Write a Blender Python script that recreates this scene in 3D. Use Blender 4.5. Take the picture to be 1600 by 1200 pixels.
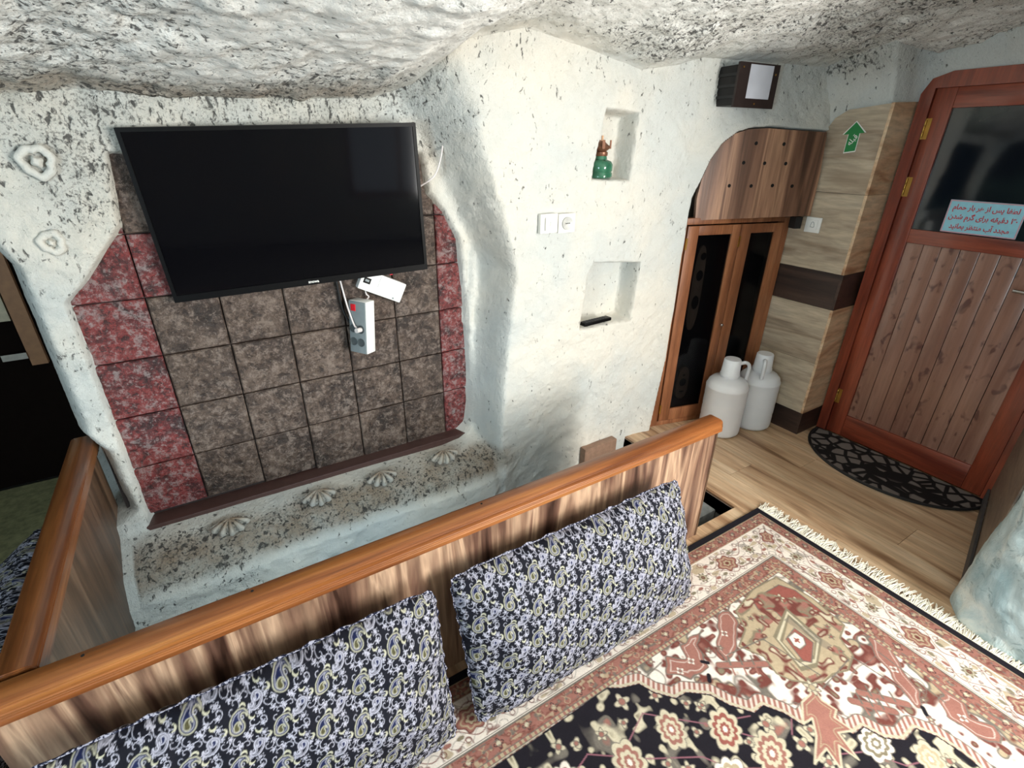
import bpy, bmesh, math, random
import numpy as np
from mathutils import Vector, Matrix, Euler
for o in list(bpy.data.objects): bpy.data.objects.remove(o)
S = bpy.context.scene
COL = S.collection
R = math.radians
random.seed(4)

# ------------------------------------------------------------------ camera
YAW, PITCH, ROLL, CAMZ = R(32.0), R(25.6), R(0.59), 1.6
fw = Vector((math.sin(YAW)*math.cos(PITCH), math.cos(YAW)*math.cos(PITCH), -math.sin(PITCH)))
rt0 = Vector((math.cos(YAW), -math.sin(YAW), 0)); up0 = rt0.cross(fw)
rt = rt0*math.cos(ROLL)+up0*math.sin(ROLL); up = -rt0*math.sin(ROLL)+up0*math.cos(ROLL)
cam = bpy.data.objects.new('camera', bpy.data.cameras.new('camera')); COL.objects.link(cam)
M = Matrix((rt, up, -fw)).transposed().to_4x4(); M.translation = (0, 0, CAMZ)
cam.matrix_world = M
cam.data.sensor_width = 36; cam.data.lens = 778/1600*36; cam.data.clip_start = .02
S.camera = cam
# ------------------------------------------------------------------ world, lights, exposure
W = bpy.data.worlds.new('world'); S.world = W; W.use_nodes = True
W.node_tree.nodes['Background'].inputs[0].default_value = (.80, .90, 1, 1)
W.node_tree.nodes['Background'].inputs[1].default_value = 1.0
def area(name, loc, target, sx, sy, power, col):
    l = bpy.data.lights.new(name, 'AREA'); l.shape = 'RECTANGLE'; l.size = sx; l.size_y = sy
    l.energy = power; l.color = col
    o = bpy.data.objects.new(name, l); COL.objects.link(o); o.location = loc
    o.rotation_euler = (Vector(target)-Vector(loc)).to_track_quat('-Z', 'Y').to_euler()
    return o
area('window_daylight_right', (2.04, -.85, 1.38), (.5, 1.2, 1.25), .8, .9, 66, (1, .965, .91))
area('window_daylight_behind', (1.88, -2.25, 1.15), (1.3, 1.5, 2.0), .5, 1.2, 66, (1, .985, .95))
area('window_daylight_left', (-2.1, -.6, 1.25), (.3, 1.6, 2.2), .8, .9, 42, (.66, .87, 1))
area('added_ledge_fill', (.16, 1.125, .50), (.10, 1.82, -.25), 1.1, .03, 4.6, (.66, .88, 1))  # added unseen fill light behind the rail, brightens the plaster ledge
S.view_settings.view_transform = 'Standard'; S.view_settings.look = 'None'
S.view_settings.gamma = 1; S.view_settings.use_curve_mapping = False
S.view_settings.exposure = 0.36

# ------------------------------------------------------------------ helpers
def lin(c): return ((c/12.92) if c <= .04045 else ((c+.055)/1.055)**2.4)
def hx(h):
    h = h.lstrip('#'); return tuple(lin(int(h[i:i+2], 16)/255) for i in (0, 2, 4))
class NT:
    def __init__(s, name, rough=.6, spec=.5):
        m = bpy.data.materials.new(name); m.use_nodes = True; s.m = m; s.t = m.node_tree
        s.b = s.t.nodes['Principled BSDF']; s.b.inputs['Roughness'].default_value = rough
        s.b.inputs['Specular IOR Level'].default_value = spec
    def n(s, typ, **k):
        x = s.t.nodes.new(typ)
        for a, v in k.items(): setattr(x, a, v)
        return x
    def put(s, x, sock):
        if hasattr(x, 'is_output') or isinstance(x, bpy.types.NodeSocket): s.t.links.new(x, sock)
        elif isinstance(x, (tuple, list)) and len(x) == 3 and sock.type == 'RGBA': sock.default_value = (*x, 1)
        else: sock.default_value = x
    def math(s, op, a, b=None, c=None, clamp=False):
        x = s.n('ShaderNodeMath', operation=op, use_clamp=clamp)
        s.put(a, x.inputs[0])
        if b is not None: s.put(b, x.inputs[1])
        if c is not None: s.put(c, x.inputs[2])
        return x.outputs[0]
    def co(s, scale=(1, 1, 1), kind='Object', rnd=0):
        tc = s.n('ShaderNodeTexCoord').outputs[kind]
        mp = s.n('ShaderNodeMapping'); mp.inputs['Scale'].default_value = scale; s.put(tc, mp.inputs[0])
        if rnd:
            oi = s.n('ShaderNodeObjectInfo').outputs['Random']
            v = s.n('ShaderNodeVectorMath', operation='ADD'); s.put(mp.outputs[0], v.inputs[0])
            s.put(s.math('MULTIPLY', oi, rnd), v.inputs[1]); return v.outputs[0]
        return mp.outputs[0]
    def noise(s, co, sc, det=4, rough=.55, dist=0):
        x = s.n('ShaderNodeTexNoise'); s.put(co, x.inputs['Vector']); x.inputs['Scale'].default_value = sc
        x.inputs['Detail'].default_value = det; x.inputs['Roughness'].default_value = rough; x.inputs['Distortion'].default_value = dist
        return x.outputs['Fac']
    def ramp(s, f, *st, interp='LINEAR'):
        x = s.n('ShaderNodeValToRGB'); s.put(f, x.inputs[0]); e = x.color_ramp.elements; x.color_ramp.interpolation = interp
        while len(e) < len(st): e.new(.5)
        for i, (p, c) in enumerate(st):
            e[i].position = p; e[i].color = (*c, 1) if not isinstance(c, (int, float)) else (c, c, c, 1)
        return x.outputs[0]
    def mix(s, f, a, b, mode='MIX'):
        x = s.n('ShaderNodeMix', data_type='RGBA', blend_type=mode)
        s.put(f, x.inputs[0]); s.put(a, x.inputs[6]); s.put(b, x.inputs[7]); return x.outputs[2]
    def bump(s, h, strength=.3, dist=.01):
        x = s.n('ShaderNodeBump'); s.put(h, x.inputs['Height']); x.inputs['Strength'].default_value = strength
        x.inputs['Distance'].default_value = dist; s.put(x.outputs[0], s.b.inputs['Normal'])
    def col(s, c): s.put(c, s.b.inputs['Base Color']); return s
def plain(name, c, rough=.5, metal=0, spec=.5, mott=.12):
    m = NT(name, rough, spec); m.b.inputs['Metallic'].default_value = metal
    k = m.noise(m.co(), 35, 4)
    c = hx(c) if isinstance(c, str) else c
    m.col(m.mix(m.ramp(k, (.3, 0), (.7, 1)), tuple(v*(1-mott) for v in c), tuple(min(1, v*(1+mott)) for v in c)))
    return m.m
def wood(name, cols, scale, base=1.0, rough=.4, dist=1.2, rnd=0, spots=0, knots=0, bump=.15, spec=.5, coat=0):
    """cols: ramp of hex colours; scale: stretch vector (small along the grain)"""
    m = NT(name, rough, spec)
    c = m.co(scale, rnd=rnd)
    f = m.noise(c, base, 3, .5, dist)
    n = len(cols)
    r = m.ramp(f, *[(.30+.42*i/(n-1), hx(cc)) for i, cc in enumerate(cols)])
    g = m.noise(c, base*7, 4, .6, .3)
    r = m.mix(.55, r, m.ramp(g, (.35, .45 if not spots else .75), (.65, 1.0)), 'MULTIPLY')
    r = m.mix(.28, r, (1, 1, 1), 'SOFT_LIGHT') if False else r
    if knots:
        kc = m.co(tuple(s*.8 for s in scale), rnd=rnd)
        k = m.noise(kc, base*knots, 1, .4, .5)
        r = m.mix(m.ramp(k, (.66, 0), (.76, .75)), r, hx(cols[0]))
    if spots:
        k = m.noise(m.co((1, 22, 13), rnd=3), 1, 2, .5, .3)
        r = m.mix(m.ramp(k, (.60, 0), (.70, .75)), r, hx('#4a2a26'))
    m.col(r); m.bump(g, bump, .003)
    if coat: m.b.inputs['Coat Weight'].default_value = coat; m.b.inputs['Coat Roughness'].default_value = .15
    return m.m

def link(o, parent=None, **props):
    COL.objects.link(o)
    if parent is not None: o.parent = parent
    for k, v in props.items(): o[k] = v
    return o
def mesh_obj(name, bm, mat, parent=None, smooth=False, **props):
    me = bpy.data.meshes.new(name); bmesh.ops.recalc_face_normals(bm, faces=bm.faces); bm.to_mesh(me); bm.free()
    for m_ in (mat if isinstance(mat, (list, tuple)) else [mat]): me.materials.append(m_)
    if smooth:
        for p in me.polygons: p.use_smooth = True
        if hasattr(me, 'set_sharp_from_angle'): me.set_sharp_from_angle(angle=R(40))
    return link(bpy.data.objects.new(name, me), parent, **props)
def empty(name, loc=(0, 0, 0), rot=(0, 0, 0), **props):
    o = bpy.data.objects.new(name, None); o.location = loc; o.rotation_euler = rot; o.empty_display_size = .05
    return link(o, **props)
def box(bm, x0, x1, y0, y1, z0, z1, bev=0, mat=None):
    r = bmesh.ops.create_cube(bm, size=1)
    vs = r['verts']
    for v in vs:
        v.co = Vector(((x0+x1)/2+v.co.x*(x1-x0), (y0+y1)/2+v.co.y*(y1-y0), (z0+z1)/2+v.co.z*(z1-z0)))
        if mat is not None: v.co = mat @ v.co
    if bev:
        es = list({e for v in vs for e in v.link_edges})
        bmesh.ops.bevel(bm, geom=es, offset=bev, segments=2, affect='EDGES', profile=.6)
    return vs
def bx(name, dims, mat, parent=None, bev=0, **props):
    bm = bmesh.new(); box(bm, *dims, bev=bev)
    return mesh_obj(name, bm, mat, parent, smooth=bev > 0, **props)
def lathe(bm, prof, seg=28, cx=0, cy=0, cz=0, sq=0):
    rings = []
    for r, z in prof:
        ring = []
        for i in range(seg):
            a = 2*math.pi*i/seg; k = 1
            if sq: k = 1/((abs(math.cos(a))**sq+abs(math.sin(a))**sq)**(1/sq))
            ring.append(bm.verts.new((cx+r*k*math.cos(a), cy+r*k*math.sin(a), cz+z)))
        rings.append(ring)
    for a, b in zip(rings, rings[1:]):
        for i in range(seg): bm.faces.new((a[i], a[(i+1) % seg], b[(i+1) % seg], b[i]))
    bm.faces.new(rings[0][::-1]); bm.faces.new(rings[-1])
def tube(bm, pts, r, seg=8):
    pts = [Vector(p) for p in pts]
    if len(pts) > 2:                                   # catmull-rom
        q = [pts[0]]+pts+[pts[-1]]; out = []
        for i in range(1, len(q)-2):
            for k in range(6):
                t = k/6; a, b, c, d = q[i-1], q[i], q[i+1], q[i+2]
                out.append(.5*((2*b)+(c-a)*t+(2*a-5*b+4*c-d)*t*t+(-a+3*b-3*c+d)*t**3))
        out.append(pts[-1]); pts = out
    rings = []
    ref = Vector((.3, .5, .81))
    for i, p in enumerate(pts):
        d = (pts[min(i+1, len(pts)-1)]-pts[max(i-1, 0)]).normalized()
        u = d.cross(ref).normalized(); v = d.cross(u)
        rings.append([bm.verts.new(p+(u*math.cos(2*math.pi*k/seg)+v*math.sin(2*math.pi*k/seg))*r) for k in range(seg)])
    for a, b in zip(rings, rings[1:]):
        for i in range(seg): bm.faces.new((a[i], a[(i+1) % seg], b[(i+1) % seg], b[i]))
    bm.faces.new(rings[0][::-1]); bm.faces.new(rings[-1])
def prism(bm, poly, h0, h1, f):
    """poly in (a,b), extruded between h0 and h1; f maps (a,b,h) to a point"""
    lo = [bm.verts.new(f(a, b, h0)) for a, b in poly]; hi = [bm.verts.new(f(a, b, h1)) for a, b in poly]
    n = len(poly); bm.faces.new(lo[::-1]); bm.faces.new(hi)
    for i in range(n): bm.faces.new((lo[i], lo[(i+1) % n], hi[(i+1) % n], hi[i]))
def smooth_poly(p, it=2):
    for _ in range(it):
        q = []
        for i in range(len(p)):
            a, b = p[i], p[(i+1) % len(p)]
            q += [(a[0]*.75+b[0]*.25, a[1]*.75+b[1]*.25), (a[0]*.25+b[0]*.75, a[1]*.25+b[1]*.75)]
        p = q
    return p
# ---- Arabic-script lettering (presentation forms, laid out right to left)
AF = {'ا': (0xFE8D, 0xFE8E), 'آ': (0xFE81, 0xFE82), 'د': (0xFEA9, 0xFEAA), 'ر': (0xFEAD, 0xFEAE), 'ز': (0xFEAF, 0xFEB0)}
for ch, base in {'ب': 0xFE8F, 'ت': 0xFE95, 'ج': 0xFE9D, 'ح': 0xFEA1, 'س': 0xFEB1, 'ش': 0xFEB5, 'ط': 0xFEC1, 'ظ': 0xFEC5, 'ف': 0xFED1, 'ق': 0xFED5,
                 'ل': 0xFEDD, 'م': 0xFEE1, 'ن': 0xFEE5, 'ه': 0xFEE9, 'پ': 0xFB56, 'گ': 0xFB92, 'ی': 0xFBFC}.items():
    AF[ch] = (base, base+1, base+2, base+3)
def shape_fa(t):
    out = []
    for i, ch in enumerate(t):
        if ch not in AF: out.append(ch); continue
        f = AF[ch]
        prev = i > 0 and t[i-1] in AF and len(AF[t[i-1]]) == 4
        nxt = i < len(t)-1 and t[i+1] in AF and len(f) == 4
        out.append(chr(f[(3 if nxt else 1) if prev else (2 if nxt else 0)]))
    s = ''.join(out)
    return s.replace('۳۰', '۰۳')[::-1]
def text(name, body, size, mat, parent, M4, extrude=.0004, align='CENTER', bold=.0, width=None):
    c = bpy.data.curves.new(name, 'FONT'); c.body = body; c.size = size; c.align_x = align; c.align_y = 'CENTER'; c.extrude = extrude; c.offset = bold
    t = bpy.data.objects.new(name, c); COL.objects.link(t); bpy.context.view_layer.update()
    me = bpy.data.meshes.new_from_object(t.evaluated_get(bpy.context.evaluated_depsgraph_get()))
    bpy.data.objects.remove(t); bpy.data.curves.remove(c)
    me.materials.clear(); me.materials.append(mat)
    if width and len(me.vertices):
        xs = [v.co.x for v in me.vertices]; k = width/(max(xs)-min(xs)); me.transform(Matrix.Diagonal((k, 1, 1, 1)))
    me.transform(M4)
    return link(bpy.data.objects.new(name, me), parent)

# ---- numpy noise
def _h(ix, iy, iz):
    n = (ix.astype(np.int64)*374761393+iy.astype(np.int64)*668265263+iz.astype(np.int64)*2147483647+1013) & 0x7fffffff
    n = ((n ^ (n >> 13))*1274126177) & 0x7fffffff
    return ((n ^ (n >> 16)) & 0xffff)/65535.0
def vnoise(x, y, z):
    ix, iy, iz = np.floor(x), np.floor(y), np.floor(z); fx, fy, fz = x-ix, y-iy, z-iz
    fx, fy, fz = [t*t*(3-2*t) for t in (fx, fy, fz)]
    r = 0
    for dx in (0, 1):
        for dy in (0, 1):
            for dz in (0, 1):
                r = r+_h(ix+dx, iy+dy, iz+dz)*(fx if dx else 1-fx)*(fy if dy else 1-fy)*(fz if dz else 1-fz)
    return r*2-1
def fbm(x, y, z, s, o=4, g=.5):
    r = 0; a = 1
    for k in range(o): r = r+a*vnoise(x*s+k*7.3, y*s+k*3.1, z*s+k*5.7); a *= g; s *= 2.03
    return r
def sst(a, b, x):
    t = np.clip((x-a)/(b-a), 0, 1); return t*t*(3-2*t)
def poly_sdf(px, py, poly):
    d = np.full(np.shape(px), 1e9); inside = np.zeros(np.shape(px), bool); n = len(poly)
    for i in range(n):
        ax, ay = poly[i]; bx_, by_ = poly[(i+1) % n]; ex, ey = bx_-ax, by_-ay
        t = np.clip(((px-ax)*ex+(py-ay)*ey)/(ex*ex+ey*ey+1e-12), 0, 1)
        d = np.minimum(d, np.hypot(px-ax-t*ex, py-ay-t*ey))
        c = ((ay > py) != (by_ > py)); x = ax+(py-ay)*ex/(ey if ey else 1e-12)
        inside ^= c & (px < x)
    return np.where(inside, -d, d)
def grid_mesh(name, P, mat, parent=None, keep=None, attrs=None, smooth=True, wrap=False, flip=False, **props):
    a, b = P.shape[:2]
    idx = np.arange(a*b).reshape(a, b)
    q = np.stack([idx[:-1, :-1], idx[1:, :-1], idx[1:, 1:], idx[:-1, 1:]], -1)
    if keep is not None: q = q[keep]
    q = q.reshape(-1, 4)
    if flip: q = q[:, ::-1]
    used = np.unique(q); remap = np.zeros(a*b, int); remap[used] = np.arange(len(used)); q = remap[q]
    V = P.reshape(-1, 3)[used]
    me = bpy.data.meshes.new(name); me.vertices.add(len(V)); me.vertices.foreach_set('co', V.astype(np.float32).ravel())
    n = len(q); me.loops.add(n*4); me.loops.foreach_set('vertex_index', q.astype(np.int32).ravel())
    me.polygons.add(n); me.polygons.foreach_set('loop_start', np.arange(0, n*4, 4, dtype=np.int32))
    me.polygons.foreach_set('use_smooth', np.full(n, smooth, bool))
    me.update(calc_edges=True)
    for k, A in (attrs or {}).items():
        if A.ndim == 3:
            at = me.attributes.new(k, 'FLOAT_COLOR', 'POINT'); C4 = np.ones((len(V), 4), np.float32); C4[:, :3] = A.reshape(-1, 3)[used]
            at.data.foreach_set('color', C4.ravel())
        else:
            at = me.attributes.new(k, 'FLOAT', 'POINT'); at.data.foreach_set('value', A.reshape(-1)[used].astype(np.float32))
    me.materials.append(mat)
    return link(bpy.data.objects.new(name, me), parent, **props)

# ------------------------------------------------------------------ materials
def m_plaster():
    m = NT('whitewashed_plaster', .88, .2)
    c = m.co(); at = m.n('ShaderNodeAttribute'); at.attribute_name = 'rock'; rock = at.outputs['Fac']
    a2 = m.n('ShaderNodeAttribute'); a2.attribute_name = 'tan'; tan = a2.outputs['Fac']
    big = m.noise(c, 2.1, 3)
    a3 = m.n('ShaderNodeAttribute'); a3.attribute_name = 'painted_light'
    base = m.mix(m.ramp(big, (.40, 0), (.62, 1)), hx('#c6c9c5'), hx('#d6d2c7'))
    base = m.mix(a3.outputs['Fac'], base, hx('#f6f5ef'))  # paler ceiling colour stands in for stronger light up there
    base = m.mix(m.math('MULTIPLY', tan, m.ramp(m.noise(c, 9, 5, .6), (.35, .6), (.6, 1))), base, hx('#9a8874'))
    # grey rock showing through where the wash is thin
    veil = m.ramp(m.noise(c, 13, 6, .7, .4), (.46, 0), (.64, 1))
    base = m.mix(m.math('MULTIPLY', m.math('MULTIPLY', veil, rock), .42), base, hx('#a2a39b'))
    st = m.co((1, 1, .6))
    cl = m.math('MULTIPLY', m.math('SUBTRACT', m.noise(c, 7.5, 4, .6), .5), -.20)
    sp = m.noise(st, 58, 4, .60, .5)
    thr = m.math('SUBTRACT', .692, m.math('MULTIPLY', rock, .150))
    f = m.math('MULTIPLY', m.math('SUBTRACT', sp, m.math('ADD', thr, cl)), 13, clamp=True)
    sp2 = m.noise(c, 120, 3, .6, .2)
    thr2 = m.math('SUBTRACT', .78, m.math('MULTIPLY', rock, .26))
    f2 = m.math('MULTIPLY', m.math('SUBTRACT', sp2, m.math('ADD', thr2, cl)), 10, clamp=True)
    base = m.mix(m.math('MULTIPLY', f2, .6), base, hx('#5f5e5a'))
    base = m.mix(m.math('MULTIPLY', f, .85), base, hx('#3b3a39'))
    m.col(base)
    h = m.math('ADD', m.math('MULTIPLY', m.noise(c, 44, 7, .70), m.math('ADD', .5, m.math('MULTIPLY', rock, 1.3))), m.math('MULTIPLY', f, -.5))
    m.bump(h, .75, .014)
    return m.m
def m_tile(name, cols, fleck, dark):
    m = NT(name, .40, .5)
    c = m.co(rnd=9); f = m.noise(c, 7, 8, .74, .5); g = m.noise(c, 30, 6, .78, .2); h = m.noise(c, 70, 4, .7, .2)
    n = len(cols)
    base = m.ramp(f, *[(.36+.30*i/(n-1), hx(x)) for i, x in enumerate(cols)])
    base = m.mix(m.ramp(g, (.52, 0), (.60, .62)), base, hx(fleck))
    base = m.mix(m.ramp(g, (.40, .8), (.47, 0)), base, hx(dark))
    base = m.mix(m.ramp(h, (.56, 0), (.63, .5)), base, hx(fleck))
    base = m.mix(m.ramp(h, (.38, .5), (.44, 0)), base, hx(dark))
    m.col(base); m.bump(m.math('ADD', f, m.math('ADD', m.math('MULTIPLY', g, .8), m.math('MULTIPLY', h, .3))), 1.0, .010)
    return m.m
def m_paint(name, attr='paint', rough=.85, fuzz=400, bump=.4):
    m = NT(name, rough, .25); a = m.n('ShaderNodeAttribute'); a.attribute_name = attr
    f = m.noise(m.co(), fuzz, 2)
    m.col(m.mix(.25, a.outputs['Color'], m.ramp(f, (.3, .55), (.7, 1.0)), 'MULTIPLY')); m.bump(f, bump, .002)
    return m.m
MP = m_plaster()
TB = m_tile('brown_stone_tile', ['#251b15', '#3f3129', '#56463b', '#67574d'], '#83746a', '#22150f')
TR_ = m_tile('red_stone_tile', ['#2c1516', '#581b1c', '#762827', '#6f3432', '#847877'], '#8f8381', '#1e0d0e')
WAL = wood('walnut_laminate', ['#3a251c', '#6a4c3e', '#93735d', '#c6a487', '#775646'], (9, 9, .8), 1.0, .38, 2.2, coat=.15)
WALD = wood('dark_walnut_laminate', ['#33241d', '#58412f', '#6e533f', '#8a6e56'], (9, 9, .7), 1.0, .42, 1.4)
WALP = wood('cabinet_walnut_laminate', ['#4b3429', '#735341', '#96705a', '#b98f72', '#7a5947'], (10, 10, .6), 1.0, .4, 1.0)
RAIL = wood('orange_varnished_wood', ['#6b3a1c', '#8c5229', '#9e6233', '#b0773f'], (.9, 22, 22), 1.0, .32, .9, coat=.25)
RAILY = wood('orange_varnished_wood_lengthwise', ['#5a3218', '#7c4a26', '#8d5a30'], (22, .9, 22), 1.0, .32, .7, coat=.3)
CABW = wood('reddish_beech', ['#7a4a30', '#9a6240', '#b0754f'], (16, 16, 1.2), 1.0, .38, .8)
DOORW = wood('cherry_door_wood', ['#6b2a1a', '#8c4029', '#a04e34'], (14, 14, 1.0), 1.0, .3, .8, coat=.4)
DOORH = wood('cherry_door_wood_crosswise', ['#6b2a1a', '#8c4029', '#a04e34'], (14, 1.0, 14), 1.0, .3, .8, coat=.4)
DOORP = wood('knotty_door_boards', ['#80594a', '#8f6857', '#9b7463'], (14, 14, 1.1), 1.0, .26, .6, rnd=7, coat=.5, spots=1)
OAKF = wood('oak_floor_laminate', ['#8e6a4c', '#c8a582', '#d9bb98', '#e2c8a8'], (9, .8, 9), 1.0, .42, 1.4, rnd=9, knots=.9)
OAKW = wood('oak_wall_laminate', ['#8a7660', '#b1a08a', '#c0b098', '#c8baa4'], (6, 1.1, 9), 1.0, .5, 1.4, rnd=9, knots=.8)
OAKB = wood('oak_wall_laminate_crosswise_lit', ['#a0724e', '#cfa985', '#dcbf9c', '#e0c8a8'], (1.6, 6, 8), 1.0, .5, 1.4, rnd=9, knots=.8)  # lighter, warmer copy: the light on this face put into the colour
DRKW = wood('dark_wall_laminate', ['#241712', '#3d2a22', '#4b372d'], (7, 1.2, 14), 1.0, .45, 1.0, rnd=9)
BLACK = plain('black_plastic', '#040405', .45, 0, .15); BLACKM = plain('matt_black_plastic', '#161617', .6)
WHITE = plain('white_plastic', '#e6e6e2', .35, mott=.03); GREYP = plain('grey_plastic', '#7d8688', .45, mott=.06)
STEEL = plain('steel', '#b4b4b2', .25, 1); BRASS = plain('brass', '#b08a45', .35, .9)
DARKV = plain('dark_void', '#0c0b0b', .9); GROUT = plain('tile_bed', '#2c2422', .85); BROWNG = plain('brown_glaze', '#4a3430', .4)

# ------------------------------------------------------------------ front wall and ceiling
NICHE = [(-.405, .216), (-.40, 1.13), (-.33, 1.2), (-.20, 1.36), (-.175, 1.575), (.86, 1.575), (.88, 1.42), (.95, 1.34), (1.01, 1.22), (1.03, 1.0), (1.045, .62), (1.04, .38), (1.02, .26), (.95, .21), (.85, .195), (.5, .205)]
REC = [(2.12, -.9), (2.157, .007), (2.207, .467), (2.21, .781), (2.209, 1.068), (2.211, 1.235), (2.214, 1.362), (2.25, 1.453), (2.282, 1.543), (2.329, 1.616), (2.408, 1.671), (2.48, 1.69), (2.584, 1.697), (2.749, 1.688), (2.926, 1.679), (3.4, 1.67), (3.4, -.9)]
N1 = [(1.568, 1.465), (1.80, 1.457), (1.815, 1.735), (1.62, 1.745)]
N2 = [(1.558, .762), (1.915, .752), (1.935, 1.06), (1.62, 1.09), (1.60, 1.06)]
def ceil_line(x): return np.interp(x, [-1.4, -.6, -.2, .2, .66, .80, .95, 1.2, 1.5, 1.8, 2.0, 2.18, 2.7, 3.2], [1.66, 1.68, 1.735, 1.73, 1.75, 1.80, 1.93, 1.99, 1.95, 1.90, 1.93, 1.975, 1.965, 1.95])
def wall_front_y(x, z):
    e = np.interp(z, [.2, .4, .6, 1.1, 1.4, 1.6, 1.9], [1.10, 1.11, 1.13, 1.19, 1.10, 1.03, .95])
    wd = np.interp(z, [.5, 1.2, 1.6, 1.9], [.08, .11, .17, .30])
    y = 2.065+(1.85-2.065)*sst(0, 1, (x-(e-wd))/wd)
    y = y-np.maximum(0, x-2.2)*.33
    led = np.interp(z, [-.7, .07, .12, .15, .198, .210, .230, .275], [1.73, 1.79, 1.835, 1.86, 1.965, 1.985, 2.03, 2.045])
    k = 1-sst(1.02, 1.22, x)
    y = np.where(z < .275, y+(np.minimum(led, y)-y)*k, y)
    sd = poly_sdf(x, z, NICHE); y = y+(2.125-y)*sst(.004, -.022, sd)
    # left end: the wall rolls back into the doorway of the next room
    le = np.interp(z, [-.7, .22, .30, .58, .66, 1.25, 1.42, 1.55, 1.66, 1.8], [-.62, -.60, -.415, -.425, -.46, -.455, -.52, -.66, -.85, -1.5])
    t = np.maximum(0, le-x); y = y+3.2*t*t/(.10)*(t > 0)+t*.5
    for poly, dep in ((N1, .12), (N2, .13)):
        y = y+dep*sst(.004, -.016, poly_sdf(x, z, poly))
    rs = poly_sdf(x, z, REC)
    y = y-.026*np.exp(-(rs/.06)**2)*(rs > -.03)*(x > 2.0)
    y = y+(2.03-y)*sst(.002, -.008, rs)*(x > 2.0)
    return y
def normals(P):
    du = np.gradient(P, axis=0); dv = np.gradient(P, axis=1)
    n = np.cross(du, dv); n /= np.linalg.norm(n, axis=2, keepdims=True)+1e-9
    return n
xs = np.concatenate([np.arange(-1.5, 1.54, .009), np.arange(1.54, 1.95, .005), np.arange(1.95, 2.11, .009), np.arange(2.11, 2.34, .0035), np.arange(2.34, 3.25, .009)])
nv = 400
tv = np.linspace(0, 1, nv)
X = np.repeat(xs[:, None], nv, 1); cl = ceil_line(xs)[:, None]
Z = -.62+(cl+.62)*tv[None, :]
Y = wall_front_y(X, Z)
yt = np.minimum(Y[:, -1:], 2.2)
Y0 = yt
# ceiling: from the crease towards the viewer
d1 = np.concatenate([np.arange(.010, 1.3, .012), np.arange(1.31, 4.6, .05)])
CX = np.repeat(xs[:, None], len(d1), 1); D = d1[None, :]+0*CX
CY = Y[:, -1:]-D
lip = .05+.05*np.exp(-((xs-.1)/.6)**2)[:, None]
CZ = cl+.30*(1-np.exp(-D/1.15))-.012*np.sin(np.clip(D/.5, 0, 1)*np.pi)*np.exp(-((xs-.1)/.7)**2)[:, None]
CZ = CZ+.04*fbm(CX, CY, CZ, 1.6, 2)*sst(.05, .5, D)
P = np.stack([np.concatenate([X, CX], 1), np.concatenate([Y, CY], 1), np.concatenate([Z, CZ], 1)], -1)
Nn = normals(P)
px, py, pz = P[..., 0], P[..., 1], P[..., 2]
inC = np.concatenate([np.zeros_like(X), np.ones_like(CX)], 1)
above = sst(-.30, .03, pz-ceil_line(px))*(1-inC)
rock = np.clip(.22+.85*inC*sst(0, .12, np.concatenate([X*0, D], 1))+.5*above*(px < .9)+.25*above, 0, 1)
rock = rock*np.where(inC > 0, .45+.75*np.clip(.5+fbm(px, py, pz, 1.7, 3), 0, 1), 1)
rock = np.clip(rock+.30*(1-sst(-.15, .0, px))*(1-inC)+.45*np.exp(-((px-.93)/.10)**2-((pz-1.66)/.14)**2)*(1-inC), 0, 1)
shade = sst(-.12, 0.0, pz-.265)*0
grime_shade = np.exp(-((np.concatenate([X*0-9, D], 1)-.05)/.10)**2)*inC*sst(.85, .55, px)*sst(-.7, -.2, px)  # crease band: grime plus the shadow there, both put into the colour
band = np.exp(-((pz-.150)/.055)**4)*(1-sst(1.0, 1.25, px))*(px > -.46)*(1-inC)
rock = np.clip(rock+.9*grime_shade+.9*band+.45*np.exp(-((px+.26)/.10)**2-((pz-1.47)/.16)**2)*(1-inC), 0, 1)
amp = .005+.003*rock*(inC > 0)+.003*rock
amp = amp+.006*band
disp = amp*fbm(px, py, pz, 15, 5, .6)+.008*fbm(px, py, pz, 3.2, 2)*(1-sst(.0, .05, -poly_sdf(px, pz, NICHE))*(1-inC))
recin = sst(.02, -.01, poly_sdf(px, pz, REC))*(1-inC)
disp = disp*(1-.9*recin)*(1-.7*np.exp(-(poly_sdf(px, pz, REC)/.03)**2)*(1-inC)*(px > 2))
rib = np.exp(-((px-1.05)/.09)**2)*sst(1.6, 1.4, pz)*sst(.5, .9, pz)*(1-inC)
disp = disp+rib*.011*fbm(px*3, py*3, pz, 14, 4, .6)
Pd = P-Nn*disp[..., None]*np.sign(Nn[..., 1:2]*1.0+1e-9)*np.where(inC[..., None] > 0, -1, 1)*-1 if False else P+np.stack([0*disp, -disp*(1-inC)-.3*disp*inC, -disp*inC], -1)
keepw = (P[:-1, :-1, 1] < 2.75)
kw = keepw.copy(); kw[:, nv-1:] = False
kc = keepw.copy(); kc[:, :nv-1] = False
attrs = {'painted_light': inC*sst(0, .25, np.concatenate([X*0, D], 1)), 'rock': rock, 'tan': np.clip(band*.95+.75*grime_shade, 0, 1)}
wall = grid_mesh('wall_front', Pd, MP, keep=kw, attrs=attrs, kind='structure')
ceil = grid_mesh('ceiling', Pd, MP, keep=kc, attrs=attrs, kind='structure')

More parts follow.
